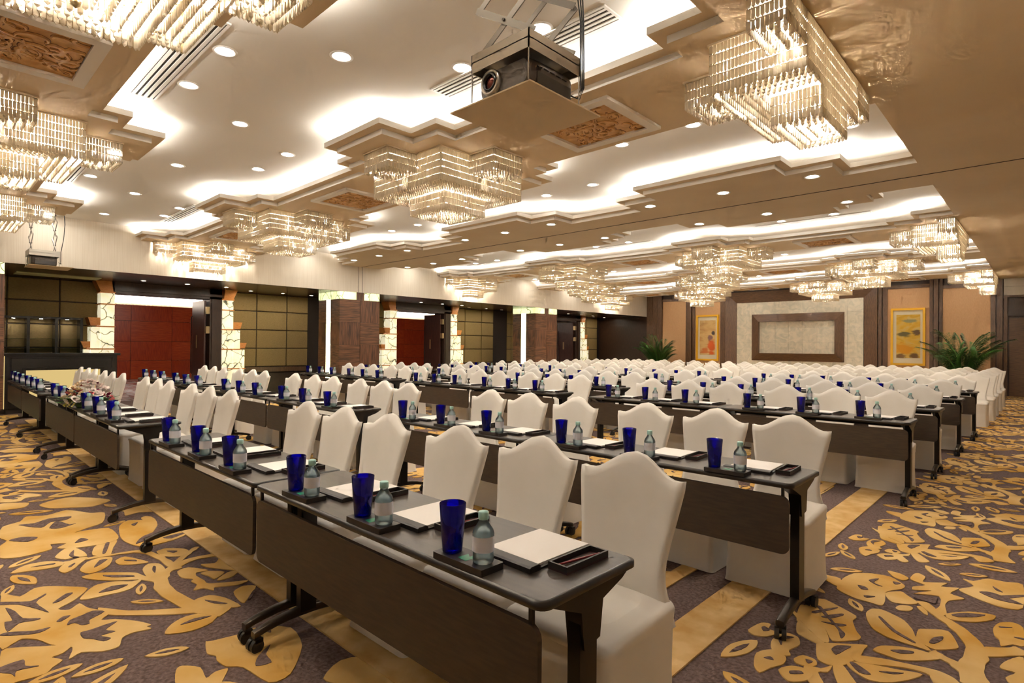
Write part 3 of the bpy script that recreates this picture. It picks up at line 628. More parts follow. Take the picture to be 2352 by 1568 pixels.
mitre_frame(-8.71, -5.42, 0.93, 2.755, 0.295, 0.05, 0.15, wf)
# far right: cream band above the service door
bx('cream_panel', 'wallpaper', -1.06, XR, 3.38, 3.66, 0, 0.05); bx('cream_panel', 'wallpaper', -1.06, XR, 3.10, 3.375, 0, 0.05)
d4 = struct('door_4', MB().box(-1.06, -0.97, YF - 0.09, YF, 0, 3.1).box(-0.97, 0.9, YF - 0.09, YF, 3.04, 3.1).box(0.8, 0.9, YF - 0.09, YF, 0, 3.04).mesh('door_frame', 'wood_mid'), 'plain dark service door at the far right')
ob('door_leaf', MB().box(-0.93, -0.05, YF - 0.04, YF, 0.01, 2.40).mesh('door_leaf', 'wood_mid_h'), d4)
ob('door_leaf', MB().box(-0.04, 0.78, YF - 0.04, YF, 0.01, 2.40).mesh('door_leaf', 'wood_mid_h'), d4)
ob('transom', MB().box(-0.97, 0.8, YF - 0.05, YF, 2.45, 3.03).mesh('transom', 'wood_dark'), d4)

# ================================================================== CEILING FITTINGS
def crystal_geo(mb, x, y, z, h, ang, wd=0.021, dp=0.012):
    ca, sa = math.cos(ang), math.sin(ang)
    def P(a, b, c): return (x + a * ca - b * sa, y + a * sa + b * ca, z + c)
    w2, d2 = wd / 2, dp / 2; hm = -h * 0.8
    vs = [P(-w2, -d2, 0), P(w2, -d2, 0), P(w2, d2, 0), P(-w2, d2, 0), P(-w2, -d2, hm), P(w2, -d2, hm), P(w2, d2, hm), P(-w2, d2, hm), P(0, 0, -h)]
    mb.add(vs, [(0, 4, 5, 1), (1, 5, 6, 2), (2, 6, 7, 3), (3, 7, 4, 0), (4, 8, 5), (5, 8, 6), (6, 8, 7), (7, 8, 4), (0, 1, 2, 3)])
def walk(path, step):
    out = []
    for (x0, y0), (x1, y1) in zip(path, path[1:]):
        L_ = math.hypot(x1 - x0, y1 - y0); n = max(1, int(L_ / step)); a = math.atan2(y1 - y0, x1 - x0)
        out += [(x0 + (x1 - x0) * (k + 0.5) / n, y0 + (y1 - y0) * (k + 0.5) / n, a) for k in range(n)]
    return out
def sq(h): return [(-h, -h), (h, -h), (h, h), (-h, h), (-h, -h)]
def rot4(path): return [[(x, y), (-y, x), (-x, -y), (y, -x)][k] for k in range(4) for x, y in path]
ARM = [(0.62, -0.22), (1.0, -0.22), (1.0, 0.22), (0.62, 0.22)]
CRY = []; RAILS = []
def curtain(path, z0, rows, pitch=0.0705, step=0.0245, h=0.069):
    for r in range(rows):
        for x, y, a in walk(path, step): CRY.append((x, y, z0 - r * pitch, a, h * random.uniform(0.94, 1.0)))
        RAILS.append((path, z0 - r * pitch + 0.002))
def rotp(path, k):
    for _ in range(k): path = [(-y, x) for x, y in path]
    return path
for k in range(4):
    curtain(rotp(ARM, k), -0.02, 3)
    for d in (0.06, 0.12, 0.18):
        curtain(rotp([(0.62, -0.22 + d), (1.0 - d, -0.22 + d), (1.0 - d, 0.22 - d), (0.62, 0.22 - d)], k), -0.165, 1, step=0.04)
curtain(sq(0.62), -0.012, 5)
for h in (0.57, 0.52, 0.47, 0.42, 0.37): curtain(sq(h), -0.295, 1, step=0.036)
curtain(sq(0.315), -0.36, 3, pitch=0.068)
for h in (0.26, 0.2, 0.14, 0.07): curtain(sq(h), -0.495, 1, step=0.036)
STEP_PLATE = [(-1.015, -0.235), (-0.635, -0.235), (-0.635, -0.635), (-0.235, -0.635), (-0.235, -1.015), (0.235, -1.015), (0.235, -0.635), (0.635, -0.635), (0.635, -0.235), (1.015, -0.235),
              (1.015, 0.235), (0.635, 0.235), (0.635, 0.635), (0.235, 0.635), (0.235, 1.015), (-0.235, 1.015), (-0.235, 0.635), (-0.635, 0.635), (-0.635, 0.235), (-1.015, 0.235)]
HALF_PLATE = [(0.0, -1.015)] + [p for p in STEP_PLATE if p[0] > 0] + [(0.0, 1.015)]
mat('plate_cream', (240, 226, 200), 0.5)
def cmesh(items, name='crystal_curtain'):
    q = MB()
    for x, y, z, a, h in items: crystal_geo(q, x, y, z, h, a)
    return q.mesh(name, 'crystal')
def rails(half):
    """half: 0 whole, 1 only x > 0, -1 only x < 0 with the flat face at x = 0"""
    q = MB()
    for path, z in RAILS + (FLAT_RAILS if half < 0 else []):
        for (x0, y0), (x1, y1) in zip(path, path[1:]):
            if half and (x0 or x1):
                if max(half * x0, half * x1) <= 0: continue
                x0, x1 = half * max(half * x0, 0.0), half * max(half * x1, 0.0)
            t = 0.0025
            q.box(min(x0, x1) - t, max(x0, x1) + t, min(y0, y1) - t, max(y0, y1) + t, z - 0.003, z + 0.003)
    for x, y in [(a, b) for a in (-0.6, 0, 0.6) for b in (-0.6, 0, 0.6)]:
        if half and half * x < 0.05: continue
        q.box(x - 0.004, x + 0.004, y - 0.004, y + 0.004, -0.36 if (x or y) else -0.56, 0)
    return q.mesh('frame', 'brass')
FLAT = []
_keep = (CRY, RAILS); CRY, RAILS = [], []
curtain([(0.0, -1.0), (0.0, -0.63)], -0.02, 3); curtain([(0.0, 0.63), (0.0, 1.0)], -0.02, 3); curtain([(0.0, -0.62), (0.0, 0.62)], -0.012, 5); curtain([(0.0, -0.315), (0.0, 0.315)], -0.36, 3, pitch=0.068)
FLAT, FLAT_RAILS = CRY, RAILS; CRY, RAILS = _keep
HALF_R = [c for c in CRY if c[0] > 0.005]; HALF_L = [c for c in CRY if c[0] < -0.005] + FLAT
ME_CRY = cmesh(CRY); ME_CRYH = cmesh(HALF_R); ME_CRYL = cmesh(HALF_L)
ME_RAIL = rails(0); ME_RAILH = rails(1); ME_RAILL = rails(-1)
ME_PLATE = MB().prism(STEP_PLATE, -0.014, 0.0).mesh('ceiling_plate', 'plate_cream')
ME_PLATEL = MB().prism([(-x, y) for x, y in HALF_PLATE], -0.014, 0.0).mesh('ceiling_plate', 'plate_cream')
ME_PLATEH = MB().prism(HALF_PLATE, -0.014, 0.0).mesh('ceiling_plate', 'plate_cream')
ME_BULB = MB().lathe([(0.001, -0.05), (0.014, -0.045), (0.019, -0.025), (0.015, 0.01), (0.011, 0.04), (0.001, 0.042)], 6).mesh('bulb', 'bulb_glow')
ME_FIN = MB().lathe([(0.001, -0.05), (0.018, -0.035), (0.022, -0.015), (0.008, 0.0), (0.008, 0.02)], 12).mesh('finial', 'brass')
one = MB(); crystal_geo(one, 0, 0, 0, 0.064, 0); ME_ONE = one.mesh('crystal', 'crystal')
BULBS = [(0.42, 0.42, -0.09), (-0.42, 0.42, -0.09), (0.42, -0.42, -0.09), (-0.42, -0.42, -0.09), (0.8, 0, -0.1), (-0.8, 0, -0.1), (0, 0.8, -0.1), (0, -0.8, -0.1)] + [(sx_ * a, sy_ * b, -0.19) for a, b in ((0.5, 0.25), (0.25, 0.5)) for sx_ in (-1, 1) for sy_ in (-1, 1)] + [(0.16, 0.16, -0.44), (-0.16, 0.16, -0.44), (0.16, -0.16, -0.44), (-0.16, -0.16, -0.44)]
CAMP = Vector((0, 0, 1.4))
def chandelier(x, y, label, half=0, singles=False):
    r = ob('crystal_chandelier', None, None, (x, y, ZB)); tag(r, label, 'chandelier', 'stepped crystal chandeliers')
    ob('ceiling_plate', (ME_PLATE, ME_PLATEH, ME_PLATEL)[half], r)
    ob('frame', (ME_RAIL, ME_RAILH, ME_RAILL)[half], r)
    if singles:
        src = (CRY, HALF_R, HALF_L)[half]
        o0 = Vector((x, y, ZB)); items = sorted(src, key=lambda c: (o0 + Vector(c[:3]) - CAMP).length)
        for c in items[:300]: ob('crystal', ME_ONE, r, c[:3], c[3])
        me = cmesh(items[300:])
    else: me = (ME_CRY, ME_CRYH, ME_CRYL)[half]
    tag(ob('crystal_curtain', me, r), 'hanging clear crystal prisms', kind='stuff')
    for bx_, by_, bz in BULBS + ([] if not half else [(half * 0.1, sy_ * a, z_) for sy_ in (-1, 1) for a, z_ in ((0.5, -0.19), (0.15, -0.19), (0.12, -0.44), (0.8, -0.1))]):
        if half and bx_ * half < 0.05: continue
        ob('bulb', ME_BULB, r, (bx_, by_, bz))
    if not half: ob('finial', ME_FIN, r, (0, 0, -0.55))
nm_row = {0.48: 'nearest chandelier row over the left tables', 4.38: 'second chandelier row, over the front tables', 12.19: 'first chandelier row beyond the partition track', 16.12: 'second chandelier row beyond the partition track', 20.05: 'last chandelier row before the stone wall'}
for yc, cs, ty in BEAMS:
    if ty == 'T': continue
    for i, x in enumerate(cs):
        half = 1 if x <= XW + 0.01 else -1 if x > -1.2 else 0
        lab = 'crystal chandelier, %s from the right, %s' % (ORD[i + 1], nm_row[yc])
        if half == 1: lab = 'half crystal chandelier against the cream wall, %s' % nm_row[yc]
        if half == -1: lab = 'half crystal chandelier by the right soffit, %s' % nm_row[yc]
        chandelier(x + (0.004 if half == 1 else 0), yc, lab, half, singles=(yc, i) in ((4.38, 0), (0.48, 0)))

# carved panels set in moulded frames under the beams
cv = MB()
def swirl(cx, cy_, r, turns, a0, wd, dirn=1):
    pts = []; n = int(14 * turns) + 6
    for k in range(n + 1):
        t = k / n; a = a0 + dirn * turns * 2 * math.pi * t; rr = r * (1 - 0.85 * t)
        pts.append((cx + rr * math.cos(a), cy_ + rr * math.sin(a), wd * (1 - 0.6 * abs(2 * t - 1))))
    return pts
def ribbon(q, pts, z0, z1, xm=0.395, ym=0.355):
    V = []; n = len(pts)
    for i, (x, y, w_) in enumerate(pts):
        x2, y2, _ = pts[min(i + 1, n - 1)]; x1, y1, _ = pts[max(i - 1, 0)]
        dx, dy = x2 - x1, y2 - y1; l = math.hypot(dx, dy) or 1; nx, ny = -dy / l, dx / l
        for s_, z in ((-1, z0), (-0.5, z1), (0.5, z1), (1, z0)):
            V.append((max(-xm, min(xm, x + nx * w_ * s_)), max(-ym, min(ym, y + ny * w_ * s_)), z))
    q.add(V, [(4 * i + j, 4 * i + j + 1, 4 * i + j + 5, 4 * i + j + 4) for i in range(n - 1) for j in range(3)])
rnd = random.Random(5)
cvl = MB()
for k in range(46):
    cx, cy_ = rnd.uniform(-0.36, 0.36), rnd.uniform(-0.32, 0.32)
    P = swirl(cx, cy_, rnd.uniform(0.06, 0.17), rnd.uniform(0.35, 0.9), rnd.uniform(0, 6.28), rnd.uniform(0.012, 0.028), rnd.choice((-1, 1)))
    ribbon(cv, P, -0.004, -0.016)
    ribbon(cvl, [(x, y, w_ * 1.45) for x, y, w_ in P], -0.0035, -0.006)  # wider dark ribbon: shadow line around each scroll, put in as colour
ME_CARVE = cv.mesh('scroll_carving', 'carved_wood'); ME_CARVEL = cvl.mesh('scroll_shadow', 'carved_shadow')
ME_CBACK = MB().box(-0.40, 0.40, -0.36, 0.36, -0.004, 0).mesh('panel_back', 'carved_wood')
def frame_mesh():
    q = MB(); a, b, c, d = 0.49, 0.45, 0.40, 0.36
    O = [(-a, -b), (a, -b), (a, b), (-a, b)]; I = [(-c, -d), (c, -d), (c, d), (-c, d)]; z = -0.03
    for k in range(4):
        k2 = (k + 1) % 4
        q.add([O[k] + (z,), O[k2] + (z,), I[k2] + (z,), I[k] + (z,), O[k] + (0,), O[k2] + (0,), I[k2] + (0,), I[k] + (0,)], [(0, 3, 2, 1), (0, 1, 5, 4), (2, 3, 7, 6)])
    return q.mesh('moulded_frame', 'lip_paint')
ME_CFR = frame_mesh()
for yc, cs, ty in BEAMS:
    if ty == 'T': continue
    mids = [(-3.16 - 4.12 * k) for k in range(3)] if cs is CH_A else [(-5.22 - 4.12 * k) for k in range(2)]
    for i, x in enumerate(mids):
        r = ob('carved_panel', None, None, (x, yc, ZB)); tag(r, 'carved brown scroll panel in ceiling, %s from the right, %s' % (ORD[i + 1], {0.48: 'nearest beam', 4.38: 'second beam', 12.19: 'first beam past the track', 16.12: 'second beam past the track', 20.05: 'last beam'}[yc]), 'ceiling panel', 'carved scroll panels between chandeliers')
        ob('moulded_frame', ME_CFR, r); ob('panel_back', ME_CBACK, r)
        ob('scroll_shadow', ME_CARVEL, r); tag(ob('scroll_carving', ME_CARVE, r), kind='stuff')

# recessed downlights
def dl_meshes(R):
    ring = MB().lathe([(R * 0.72, 0.0), (R * 0.74, -0.004), (R, -0.008), (R * 1.04, 0.0)], 20).mesh('trim_ring', 'trim_white')
    lens = MB().lathe([(0.0005, -0.002), (R * 0.66, -0.002)], 14).mesh('lens', 'down_small' if R < 0.08 else 'down_glow')
    return ring, lens
DLB, DLS = dl_meshes(0.09), dl_meshes(0.055)
def downlight(x, y, z, label, group, small=False):
    r = ob('recessed_downlight', None, None, (x, y, z)); tag(r, label, 'downlight', group)
    me = DLS if small else DLB
    ob('trim_ring', me[0], r); ob('lens', me[1], r)
def dl_row(xs, y, z, where_, group, small=False, side='right'):
    xs = [x for x in xs if -13.2 < x < XS - 0.1]
    for i, x in enumerate(sorted(xs, reverse=True)):
        downlight(x, y, z, '%s downlight from the right, %s' % (ORD[i + 1], where_), group, small)
pA = [c + d for c in CH_A for d in (-0.435, 0.435)]; pB = [c + d for c in CH_B for d in (-0.435, 0.435)]
sg = [-4.18 - 2.08 * k for k in range(5)]
dl_row(pA, 1.69, ZU, 'near side of the nearest white coffer', 'downlights in the nearest coffer')
dl_row(sg, 2.365, ZU, 'middle line of the nearest white coffer', 'downlights in the nearest coffer')
dl_row(pB, 3.15, ZU, 'far side of the nearest white coffer', 'downlights in the nearest coffer')
dl_row(pB, 5.6, ZU, 'near side of coffer before the partition track', 'downlights before the partition track')
dl_row(pA, 6.72, ZU, 'far side of coffer before the partition track', 'downlights before the partition track')
dl_row([c + d for c in ST_T for d in (-1.1, 0, 1.1)], 7.48, ZB, 'beam edge before the partition track', 'downlights along the partition beam')
dl_row([c + d for c in ST_T for d in (-1.1, 0, 1.1)], 9.09, ZB, 'beam edge beyond the partition track', 'downlights along the partition beam')
dl_row(pA, 9.82, ZU, 'near side of coffer beyond the partition track', 'downlights beyond the partition track')
dl_row(pB, 10.94, ZU, 'far side of coffer beyond the partition track', 'downlights beyond the partition track')
dl_row(pB, 13.42, ZU, 'near side of second coffer beyond the track', 'downlights in the second far coffer')
dl_row(pA, 14.85, ZU, 'far side of second coffer beyond the track', 'downlights in the second far coffer')
dl_row(pA, 17.35, ZU, 'near side of the last coffer', 'downlights in the last coffer')
dl_row(pB, 18.75, ZU, 'far side of the last coffer', 'downlights in the last coffer')
bay = ['nearest', 'middle', 'farthest']
for b in range(3):
    o = 7.76 * b
    for i, y in enumerate((3.55, 4.45, 5.32)): downlight(-14.82, y + o, 2.80, '%s small downlight before the %s door, left to right' % (ORD[i + 1], bay[b]), 'downlights in the wood recess ceiling', True)
    for i, y in enumerate((6.13, 7.0, 7.82)):
        if y + o < YF: downlight(-15.35, y + o, 2.80, '%s small downlight over the %s fabric wall, left to right' % (ORD[i + 1], bay[b]), 'downlights in the wood recess ceiling', True)
for i, x in enumerate((-11.5, -8.5, -5.5, -2.5, 0.8)):  # unseen lamps added behind the camera to light the front surfaces
    for j, y in enumerate((-3.6, -2.0)):
        downlight(x, y, ZB, '%s unseen downlight from the left, added behind the camera, %s line' % (ORD[i + 1], ORD[j + 1]), 'unseen downlights added behind the camera')
dl_row([-2.0 - 1.6 * k for k in range(7)], 22.35, ZU, 'unseen line added to brighten the far wall', 'unseen washers added for the far wall')  # out of sight, added to lift the brightness of the far wall
for i, y in enumerate((1.5, 5.5, 9.5, 13.5, 17.5)):
    downlight(1.0, y, ZB, '%s downlight along the right side aisle' % ORD[i + 1], 'downlights over the right aisle')

# linear air vents
ME_VF = MB().box(-0.95, 0.95, -0.115, -0.095, -0.012, 0).box(-0.95, 0.95, 0.095, 0.115, -0.012, 0).box(-0.95, -0.93, -0.095, 0.095, -0.012, 0).box(0.93, 0.95, -0.095, 0.095, -0.012, 0).mesh('vent_frame', 'trim_white')
ME_VB = MB().box(-0.94, 0.94, -0.1, 0.1, -0.003, 0).mesh('vent_backing', 'groove')
ME_VS = MB().box(-0.93, 0.93, -0.013, 0.013, -0.012, -0.003).mesh('vent_slat', 'trim_white')
def vent(x, y, label):
    r = ob('air_vent', None, None, (x, y, ZU)); tag(r, label, 'air vent', 'linear ceiling vents')
    ob('vent_frame', ME_VF, r); ob('vent_backing', ME_VB, r)
    for k in range(4): ob('vent_slat', ME_VS, r, (0, -0.072 + 0.048 * k, 0))
for i, x in enumerate((-5.3, -9.4)): vent(x, 1.46, 'white slotted ceiling vent beside chandelier row, %s from the right' % ORD[i + 1])
for i, x in enumerate((-3.16, -11.4)): vent(x, 3.33, 'white slotted vent on far side of nearest coffer, %s from the right' % ORD[i + 1])
for i, x in enumerate((-3.16, -7.3, -11.4)): vent(x, 11.2, 'white slotted vent beyond the partition track, %s from the right' % ORD[i + 1])
for i, x in enumerate((-3.16, -7.3)): vent(x, 13.1, 'white slotted vent in second far coffer, %s from the right' % ORD[i + 1])

# projectors on scissor lifts
def bar(q, a, b, wd=0.014, th=0.004):
    q.tube([a, b], wd, 4)
def lift(x, y, zp, ztop, label, plabel, size=0.60, n_x=3):
    r = ob('projector_lift', None, None, (x, y, zp)); tag(r, label, 'projector lift', 'scissor projector lifts')
    h = size / 2; zf0, zf1 = 0.165, 0.262; ox, oy = 0.09, -0.10
    ob('bottom_plate', MB().box(-h, h, -h, h, 0, 0.008).mesh('bottom_plate', 'plate_tan'), r)
    fx = 0.208
    q = MB().box(-fx, fx, -fx, -fx + 0.006, zf0, zf1).box(-fx, fx, fx - 0.006, fx, zf0, zf1).box(-fx, -fx + 0.006, -fx, fx, zf0, zf1).box(fx - 0.006, fx, -fx, fx, zf0, zf1).box(-fx, fx, -fx, fx, zf0 + 0.05, zf0 + 0.056)
    ob('lift_frame', q.mesh('lift_frame', 'steel'), r, (ox, oy, 0))
    Ht = ztop - zp - zf1; st = Ht / n_x
    for py in (-0.16, 0.16):
        for k in range(n_x):
            z0 = zf1 + k * st
            for s_ in (-1, 1):
                o_ = MB(); yy = py + 0.008 * s_
                dx, dz = 0.42, st; l = math.hypot(dx, dz); nx, nz = -dz / l * 0.018, dx / l * 0.018
                a, b_ = (-s_ * 0.21, z0), (s_ * 0.21, z0 + st)
                P = [(a[0] + s_ * nx, a[1] + nz), (a[0] - s_ * nx, a[1] - nz), (b_[0] - s_ * nx, b_[1] - nz), (b_[0] + s_ * nx, b_[1] + nz)]
                o_.extrude(P, 'y', yy - 0.003, yy + 0.003)
                ob('scissor_arm', o_.mesh('scissor_arm', 'steel_dark'), r, (ox, oy, 0))
            ob('pivot_bolt', MB().tube([(0, py - 0.02, z0 + st / 2), (0, py + 0.02, z0 + st / 2)], 0.008).mesh('pivot_bolt', 'metal_bronze'), r, (ox, oy, 0))
    for sx_, sy_ in ((-1, -1), (1, -1), (-1, 1), (1, 1)):
        ob('hanger_rod', MB().tube([(sx_ * 0.204, sy_ * 0.204, 0.008), (sx_ * 0.204, sy_ * 0.204, zf0 + 0.01)], 0.004, 6).mesh('hanger_rod', 'steel'), r, (ox, oy, 0))
    for k in range(3):
        pts = [(0.17 + 0.012 * k, 0.2, Ht + zf1), (0.15 + 0.02 * k, 0.22, 0.75), (0.2 + 0.01 * k, 0.2, 0.5), (0.23 + 0.012 * k, 0.16, 0.25), (0.235 + 0.01 * k, 0.16, 0.10), (0.22, 0.15 + 0.01 * k, 0.05), (0.17, 0.14, 0.08)]
        ob('cable', MB().tube(pts, 0.004, 6).mesh('cable', 'rubber_cable'), r, (ox - 0.03, oy + 0.06, 0))
    # projector body standing on the plate
    p = ob('projector', None, None, (x + ox, y + oy, zp + 0.0085)); tag(p, plabel, 'projector', 'ceiling projectors')
    rings = []
    for yy, sx_, sz in ((-0.17, 0.165, 0.82), (-0.16, 0.178, 0.92), (-0.08, 0.187, 0.97), (0.09, 0.187, 0.97), (0.165, 0.18, 0.92), (0.175, 0.165, 0.86)):
        rings.append([(cx * sx_ / 0.2, yy, 0.078 + (cz - 0.078) * sz) for cx, cz in rrect(-0.2, 0.2, 0.004, 0.152, 0.045, 4)])
    ob('body', MB().loft(rings, cap0=True).mesh('body', 'projector_grey'), p)
    ob('lower_shell', MB().box(-0.17, 0.19, -0.12, 0.15, 0.012, 0.075).mesh('lower_shell', 'projector_dark'), p)
    ln = MB().lathe([(0.062, 0.0), (0.07, 0.02), (0.066, 0.045), (0.056, 0.05), (0.05, 0.02)], 24).mesh('lens_ring', 'steel')
    l1 = ob('lens_ring', ln, p, (-0.085, -0.145, 0.080)); l1.rotation_euler = (math.radians(90), 0, 0)
    l2 = ob('lens_barrel', MB().lathe([(0.048, -0.01), (0.046, 0.05), (0.038, 0.052), (0.036, 0.03)], 24).mesh('lens_barrel', 'black_gloss'), p, (-0.085, -0.145, 0.080)); l2.rotation_euler = (math.radians(90), 0, 0)
    l3 = ob('lens_glass', MB().lathe([(0.0005, 0.045), (0.02, 0.042), (0.036, 0.03)], 24).mesh('lens_glass', 'lens_red'), p, (-0.085, -0.145, 0.080)); l3.rotation_euler = (math.radians(90), 0, 0)
    for k in range(5): ob('vent_rib', MB().box(0.184, 0.192, -0.12 + 0.05 * k, -0.085 + 0.05 * k, 0.1, 0.104).mesh('vent_rib', 'black_gloss'), p)
lift(-2.15, 2.36, 2.70, ZU, 'steel scissor lift holding the near projector from the ceiling', 'grey video projector hanging above the front tables')
lift(-12.72, 1.62, 2.70, ZU, 'small scissor lift hanging near the far left wall', 'dark video projector hanging near the cream wall at left')

# ================================================================== FURNITURE
# ---- covered chair (front edge at y = 0, faces -y)
def ring(w_, y0, y1, r, z, n=3): return [(x, y, z) for x, y in rrect(-w_ / 2, w_ / 2, y0, y1, r, n)]
sk = MB().loft([ring(0.462, -0.004, 0.475, 0.03, 0.006), ring(0.452, 0.0, 0.468, 0.03, 0.03), ring(0.440, 0.006, 0.462, 0.03, 0.20), ring(0.446, 0.003, 0.464, 0.032, 0.36), ring(0.456, -0.002, 0.466, 0.036, 0.405)], cap1=True)
ME_SKIRT = sk.mesh('skirt', 'spandex')
def seat_ring(w_, y0, y1, r, z, tilt=0.05):
    return [(x, y, z + tilt * max(0, y)) for x, y, z in ring(w_, y0, y1, r, z)]
st_ = MB().loft([ring(0.456, -0.002, 0.466, 0.036, 0.40), seat_ring(0.464, -0.008, 0.468, 0.04, 0.412), seat_ring(0.458, -0.004, 0.466, 0.045, 0.426), seat_ring(0.42, 0.02, 0.45, 0.06, 0.437), seat_ring(0.30, 0.10, 0.40, 0.08, 0.445)], cap1=True)
ME_SEAT = st_.mesh('seat', 'spandex')
def hw_back(z):
    T = [(0.36, 0.224), (0.43, 0.215), (0.50, 0.192), (0.57, 0.185), (0.66, 0.198), (0.76, 0.217), (0.86, 0.234), (1.0, 0.238)]
    for (a, p), (b, q) in zip(T, T[1:]):
        if z <= b: return p + (q - p) * (z - a) / (b - a)
    return 0.238
def back_top(u):
    a = abs(u); return 0.886 + 0.086 * 0.5 * (1 + math.cos(math.pi * min(a / 0.86, 1))) + 0.006 * max(0, (a - 0.86) / 0.14)
NU, NV = 16, 14
bk = MB()
def bpt(u, v, off):
    z = 0.36 + (back_top(u) - 0.36) * v; x = hw_back(z) * u
    y = 0.385 + 0.05 * max(0, 1 - (z - 0.36) / 0.2) ** 2 + (z - 0.42) * 0.20 + 0.02 * (1 - u * u) * min(1, (z - 0.36) / 0.25) + off
    if off == 0: y += 0.004 * 0
    return (x, y, z)
V = []
edge = lambda u, v: 0.0 if (abs(u) > 0.97 or v > 0.985) else 1.0
for sgn_ in (0, 1):
    for j in range(NV + 1):
        for i in range(NU + 1):
            u = -1 + 2 * i / NU; u = math.copysign(abs(u) ** 0.8, u); v = j / NV
            rim = (abs(u) >= 0.999 or j == NV)
            V.append(bpt(u, v, (0.006 if rim else 0.0) if sgn_ == 0 else (0.038 if rim else 0.044)))
nn = (NU + 1) * (NV + 1); F = []
for j in range(NV):
    for i in range(NU):
        a = j * (NU + 1) + i; F.append((a, a + 1, a + NU + 2, a + NU + 1)); b = a + nn; F.append((b, b + NU + 1, b + NU + 2, b + 1))
for i in range(NU):
    a = NV * (NU + 1) + i; F.append((a, a + 1, a + 1 + nn, a + nn))
for j in range(NV):
    a = j * (NU + 1); F.append((a, a + NU + 1, a + NU + 1 + nn, a + nn)); a += NU; F.append((a, a + nn, a + nn + NU + 1, a + NU + 1))
bk.add(V, F, 0, True)
ME_BACK = bk.mesh('backrest', 'spandex')
ME_FOOT = MB().lathe([(0.014, 0.0), (0.016, 0.012), (0.012, 0.03)], 8).mesh('foot', 'rubber')
def chair(x, y, label, group, feet=False):
    r = ob('covered_chair', None, None, (x, y, 0.0), random.uniform(-0.028, 0.028) * (0.3 if y < 2 else 1)); tag(r, label, 'chair', group)
    ob('skirt', ME_SKIRT, r); ob('seat', ME_SEAT, r); ob('backrest', ME_BACK, r)
    if feet:
        for fx, fy in ((-0.2, 0.03), (0.2, 0.03), (-0.2, 0.44), (0.2, 0.44)): ob('foot', ME_FOOT, r, (fx, fy, 0))

# ---- folding training table (origin: right end, front edge, floor; extends to -x and +y)
TL, TD, TH = 1.752, 0.455, 0.75
tp = MB()
R0 = rrect(-TL, 0, 0, TD, 0.035, 5); Ri = rrect(-TL + 0.012, -0.012, 0.012, TD - 0.012, 0.026, 5)
tp.add([(x, y, TH) for x, y in Ri], [tuple(range(len(Ri)))], 0)
tp.loft([[(x, y, TH) for x, y in Ri], [(x, y, TH - 0.005) for x, y in R0], [(x, y, TH - 0.022) for x, y in R0], [(x, y, TH - 0.028) for x, y in Ri]][::-1], 1, True, cap0=True, cap1=False)
ME_TOP = tp.mesh('table_top', 'table_top', 'table_edge')
pn = MB()
PP = rrect(-TL + 0.02, -0.02, 0.405, 0.684, 0.035, 4)
pn.extrude(PP, 'y', 0.004, 0.020)
ME_PANEL = pn.mesh('modesty_panel', 'panel_brown')
ME_POST = MB().box(-0.022, 0.022, -0.04, 0.04, 0.115, 0.66).mesh('leg_post', 'metal_black')
arc = MB()
RG = []
for k in range(11):
    t = -1 + 2 * k / 10; y = 0.255 * t; z = 0.118 - 0.045 * t * t * 0.9
    hh = 0.020 - 0.005 * abs(t)
    RG.append([(a, y, z + b) for a, b in rrect(-0.021, 0.021, -hh, hh, 0.010, 3)])
arc.loft(RG, cap0=True)
ME_ARM = arc.mesh('foot_arm', 'metal_bronze')
br = MB()
br.extrude([(-0.19, 0.722), (0.20, 0.722), (0.16, 0.700), (0.06, 0.67), (0.045, 0.565), (-0.03, 0.55), (-0.045, 0.66)], 'x', -0.03, 0.03)
ME_BRK = br.mesh('tilt_bracket', 'metal_black')
cs_ = MB()
for s_ in (-1, 1):
    cs_.tube([(s_ * 0.006, 0, 0.030), (s_ * 0.026, 0, 0.030)], 0.030, 14)
ME_WHEEL = cs_.mesh('caster', 'rubber')
ME_FORK = MB().tube([(0, 0, 0.03), (0, 0, 0.078)], 0.008, 8).box(-0.026, 0.026, -0.012, 0.026, 0.045, 0.062).mesh('caster_fork', 'metal_black')
ME_BEAM = MB().box(-TL + 0.1, -0.1, 0.20, 0.23, 0.68, 0.715).mesh('cross_rail', 'metal_black')
ME_CLIP = MB().box(-0.006, 0.006, 0.008, 0.02, 0.67, 0.725).mesh('panel_clip', 'metal_black')
def table(x, y, label, group):
    r = ob('folding_table', None, None, (x, y, 0)); tag(r, label, 'table', group)
    ob('table_top', ME_TOP, r); ob('modesty_panel', ME_PANEL, r); ob('cross_rail', ME_BEAM, r)
    for lx in (-0.05, -TL + 0.05):
        ob('leg_post', ME_POST, r, (lx, 0.235, 0)); ob('tilt_bracket', ME_BRK, r, (lx, 0.235, 0))
        ob('foot_arm', ME_ARM, r, (lx, 0.235, 0)); ob('panel_clip', ME_CLIP, r, (lx, 0, 0))
        for cy_ in (-0.245, 0.245):
            c = ob('caster', ME_WHEEL, r, (lx, 0.235 + cy_, 0), random.uniform(-0.5, 0.5) if cy_ < 0 else random.uniform(-0.08, 0.08)); ob('caster_fork', ME_FORK, c)

